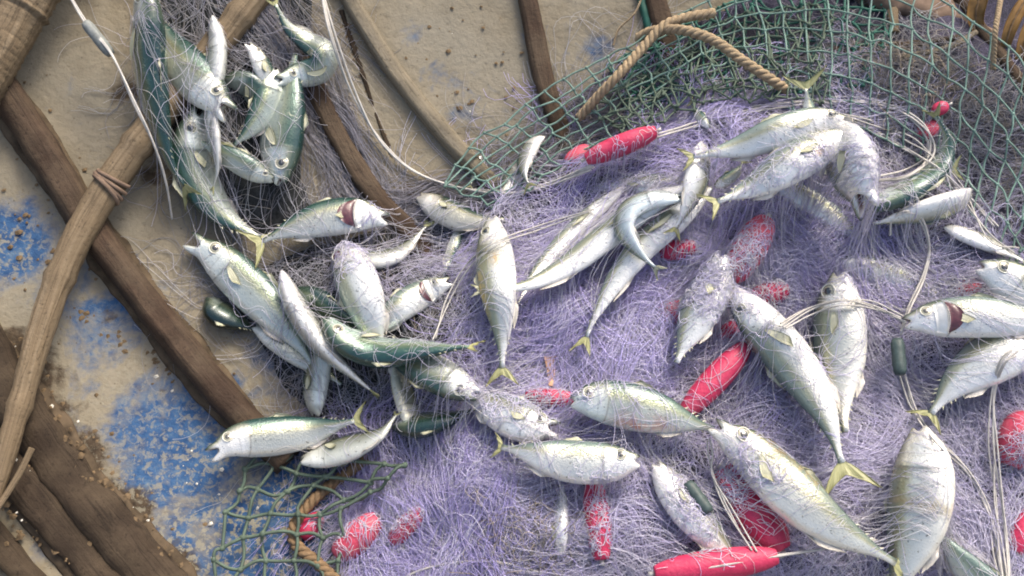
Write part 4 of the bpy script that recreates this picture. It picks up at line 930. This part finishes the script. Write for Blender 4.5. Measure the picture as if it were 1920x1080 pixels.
# ------------------------------------------------------------------ green knotted net
def mesh_net(label, Gpx, lift, wpx, mat, jitter=5, knots=True, skip=0.0, name='green_net', seed=3, slack=.0009):
    """Gpx (m,n,2): knot places in photo pixels; twine joins neighbours"""
    rg = np.random.default_rng(seed); m, n = Gpx.shape[:2]
    Q = Gpx + rg.normal(0, jitter, Gpx.shape); lf = np.broadcast_to(np.asarray(lift, float), (m, n)) + rg.normal(0, .002, (m, n))
    W = np.zeros((m, n, 3))
    for i in range(m): W[i] = cast(TOP2, Q[i, :, 0], Q[i, :, 1], lf[i])
    parts = []; kn = []
    def seg(a, b):
        if rg.random() < skip: return
        md = (a + b) / 2 + rg.normal(0, slack, 3)
        P = spline(np.array([a, md, b]), 6); r = wpx * .5 * mpp(md); parts.append(loft(P, r, r, k=5, cap=False))
    for i in range(m):
        for j in range(n):
            if j + 1 < n: seg(W[i, j], W[i, j + 1])
            if i + 1 < m: seg(W[i, j], W[i + 1, j])
            if knots:
                c = W[i, j]; r = wpx * mpp(c) * .95; d = nrm(rg.normal(0, 1, 3) + [0, 0, .3]); kn.append(loft(np.array([c - d * r, c - d * r * .6, c, c + d * r * .6, c + d * r]), r * np.array([.3, .75, .9, .75, .3]), r * np.array([.3, .75, .9, .75, .3]), up=(.1, .9, .2), k=6))
    root = empty(name, W[m // 2, n // 2]); tag(root, label, 'net', 'green twine nets')
    V, F = join(parts); o = mesh_obj('twine', V, F, M[mat], root); o['kind'] = 'stuff'
    if knots: V, F = join(kn); o = mesh_obj('knots', V, F, M[mat], root); o['kind'] = 'stuff'
def coons(outer, inner, m, n, shear=0.0, ulo=0, uhi=1):
    O = spline(np.array(outer, float), 400); I = spline(np.array(inner, float), 400); G = np.zeros((m, n, 2)); s = np.linspace(0, 1, 400)
    for i in range(m):
        v = i / (m - 1); u = np.linspace(ulo, uhi, n) + shear * v; u = np.clip(u, 0, 1)
        for k in range(2): G[i, :, k] = np.interp(u, s, O[:, k]) * (1 - v) + np.interp(u, s, I[:, k]) * v
    return G
TOP2 = blur(SG, 6)
outer = [(830, 350), (870, 290), (960, 215), (1060, 150), (1150, 100), (1210, 65), (1290, 18), (1400, -30), (1560, -60), (1700, -40), (1790, 18), (1880, 85), (1960, 180), (2010, 280)]
inner = [(870, 410), (930, 390), (1010, 340), (1090, 285), (1180, 240), (1260, 200), (1330, 178), (1410, 180), (1500, 210), (1600, 235), (1680, 270), (1760, 330), (1830, 410), (1900, 500)]
G1 = coons(outer, inner, 8, 34, .05)
lf = np.linspace(.030, .008, 8)[:, None] * np.ones((1, 34)); mesh_net('grey green knotted trawl net draped round the far edge of the heap', G1, lf, 3.9, 'gtwine', 3.2, slack=.0013)
G2 = coons([(1150, 130), (1240, 70), (1330, 20), (1450, -10), (1600, -10), (1680, 20)], [(1180, 210), (1270, 185), (1350, 165), (1460, 175), (1560, 170), (1640, 140)], 8, 26, .0)
mesh_net('dark green net layer bunched beneath the tan ropes', G2, .006, 5, 'dtwine', 6, seed=8)
G3 = coons([(1120, 190), (1230, 120), (1320, 60), (1440, 20), (1560, 10)], [(1150, 260), (1260, 215), (1340, 190), (1450, 180), (1540, 190)], 8, 24, .03)
mesh_net('loose middle layer of grey green net above the dark green one', G3, .016, 4, 'otwine', 7, seed=9)
G4 = coons([(500, 845), (450, 890), (430, 960), (405, 1030), (390, 1110)], [(760, 870), (720, 910), (650, 965), (640, 1030), (650, 1110)], 6, 7, .0)
mesh_net('olive knotted net corner over the blue hull and rope', G4, .022, 7, 'otwine', 9, seed=5, slack=.003)

# ------------------------------------------------------------------ clutter past the net
def leaf(label, px, wpx, lift, curl=.3):
    p = np.array(px, float); C = spline(cast(HG, p[:, 0], p[:, 1], np.array(lift, float)), 14); T, S, N = frames(C, nrm(CAM - C.mean(0)))
    w_ = wpx * .5 * mpp(C[7]) * np.sin(np.linspace(.08, 1, 14) ** .8 * np.pi * .97) ** .8; G = []
    for i in range(14): G.append([C[i] + S[i] * w_[i] * s + N[i] * w_[i] * (curl * abs(s) - .12 * math.sin(i * 2.1 + s * 3)) for s in np.linspace(-1, 1, 7)])
    V, F, uv = slab(np.array(G), .0012); root = empty('dry_leaf', C[7]); tag(root, label, 'leaf', 'dry leaves')
    mesh_obj('blade', V, F, M['leaf'], root)
    V, F = loft(C + N * .001, .0014, .0014, k=5); mesh_obj('midrib', V, F, M['rope2'], root)
leaf('curved orange brown dry leaf standing beside the twisted cord', [(1935, -20), (1905, 30), (1888, 75), (1880, 125)], 24, [.09, .09, .08, .05])
leaf('dry brown leaf at the right edge behind the other leaf', [(1950, 10), (1928, 60), (1915, 110), (1905, 160)], 26, [.10, .09, .08, .05])
leaf('dull brown dry leaf half hidden at the top corner', [(1850, -40), (1835, 0), (1830, 40), (1850, 80)], 32, [.06, .06, .05, .04])
def stick(label, px, wpx, lift, mat='rib'):
    p = np.array(px, float); C = spline(cast(SG, p[:, 0], p[:, 1], lift), 24); r = wpx * .5 * mpp(C[10]) * (1 - .3 * np.linspace(0, 1, 24)); V, F = loft(C, r, r * .8, k=10, wob=.18, seed=int(p[0, 0]))
    o = mesh_obj('driftwood', V, F, M[mat], attrs={'along': ('FLOAT_VECTOR', along_attr(24, 10, .2))}); tag(o, label, 'stick', 'wood scraps')
stick('brown stick crossing behind the green net near the top', [(1560, 95), (1640, 88), (1720, 82), (1800, 70)], 20, .002)
stick('pale broken stick under the green net near the top', [(1690, 108), (1740, 100), (1790, 84), (1830, 60)], 16, .004, 'pale')
stick('short upright wood scrap behind the green net', [(1672, 0), (1674, 30), (1678, 62)], 24, .004, 'bamboo')
stick('dark stick beyond the net at the top right corner', [(1780, -30), (1830, 40), (1890, 120), (1940, 190)], 28, .0)
def sack(label, px, wpx, lift):
    p = np.array(px, float); C = spline(cast(HG, p[:, 0], p[:, 1], lift), 30); r = wpx * .5 * mpp(C[10]) * (.75 + .35 * np.sin(np.linspace(0, 9, 30))); V, F = loft(C, r, r * .5, k=14, wob=.3, seed=3)
    o = mesh_obj('sacking', V, F, M['cloth']); tag(o, label, 'sack')
sack('crumpled brown sacking behind the net at the top right', [(1600, -40), (1700, -10), (1800, 40), (1900, 110), (1990, 200)], 110, .03)
# pinkish scrap in the net
Gs = np.zeros((8, 4, 3))
for i in range(8):
    for j in range(4):
        Gs[i, j] = cast(DRAPE, [1020 + j * 8 * (1 - i / 9) + i * 1.5], [668 + i * 8], .006 + .004 * math.sin(i + j))[0]
V, F, uv = slab(Gs, .0015); o = mesh_obj('fish_scrap', V, F, M['flesh']); tag(o, 'small orange scrap of fish skin stuck in lilac net', 'scrap')
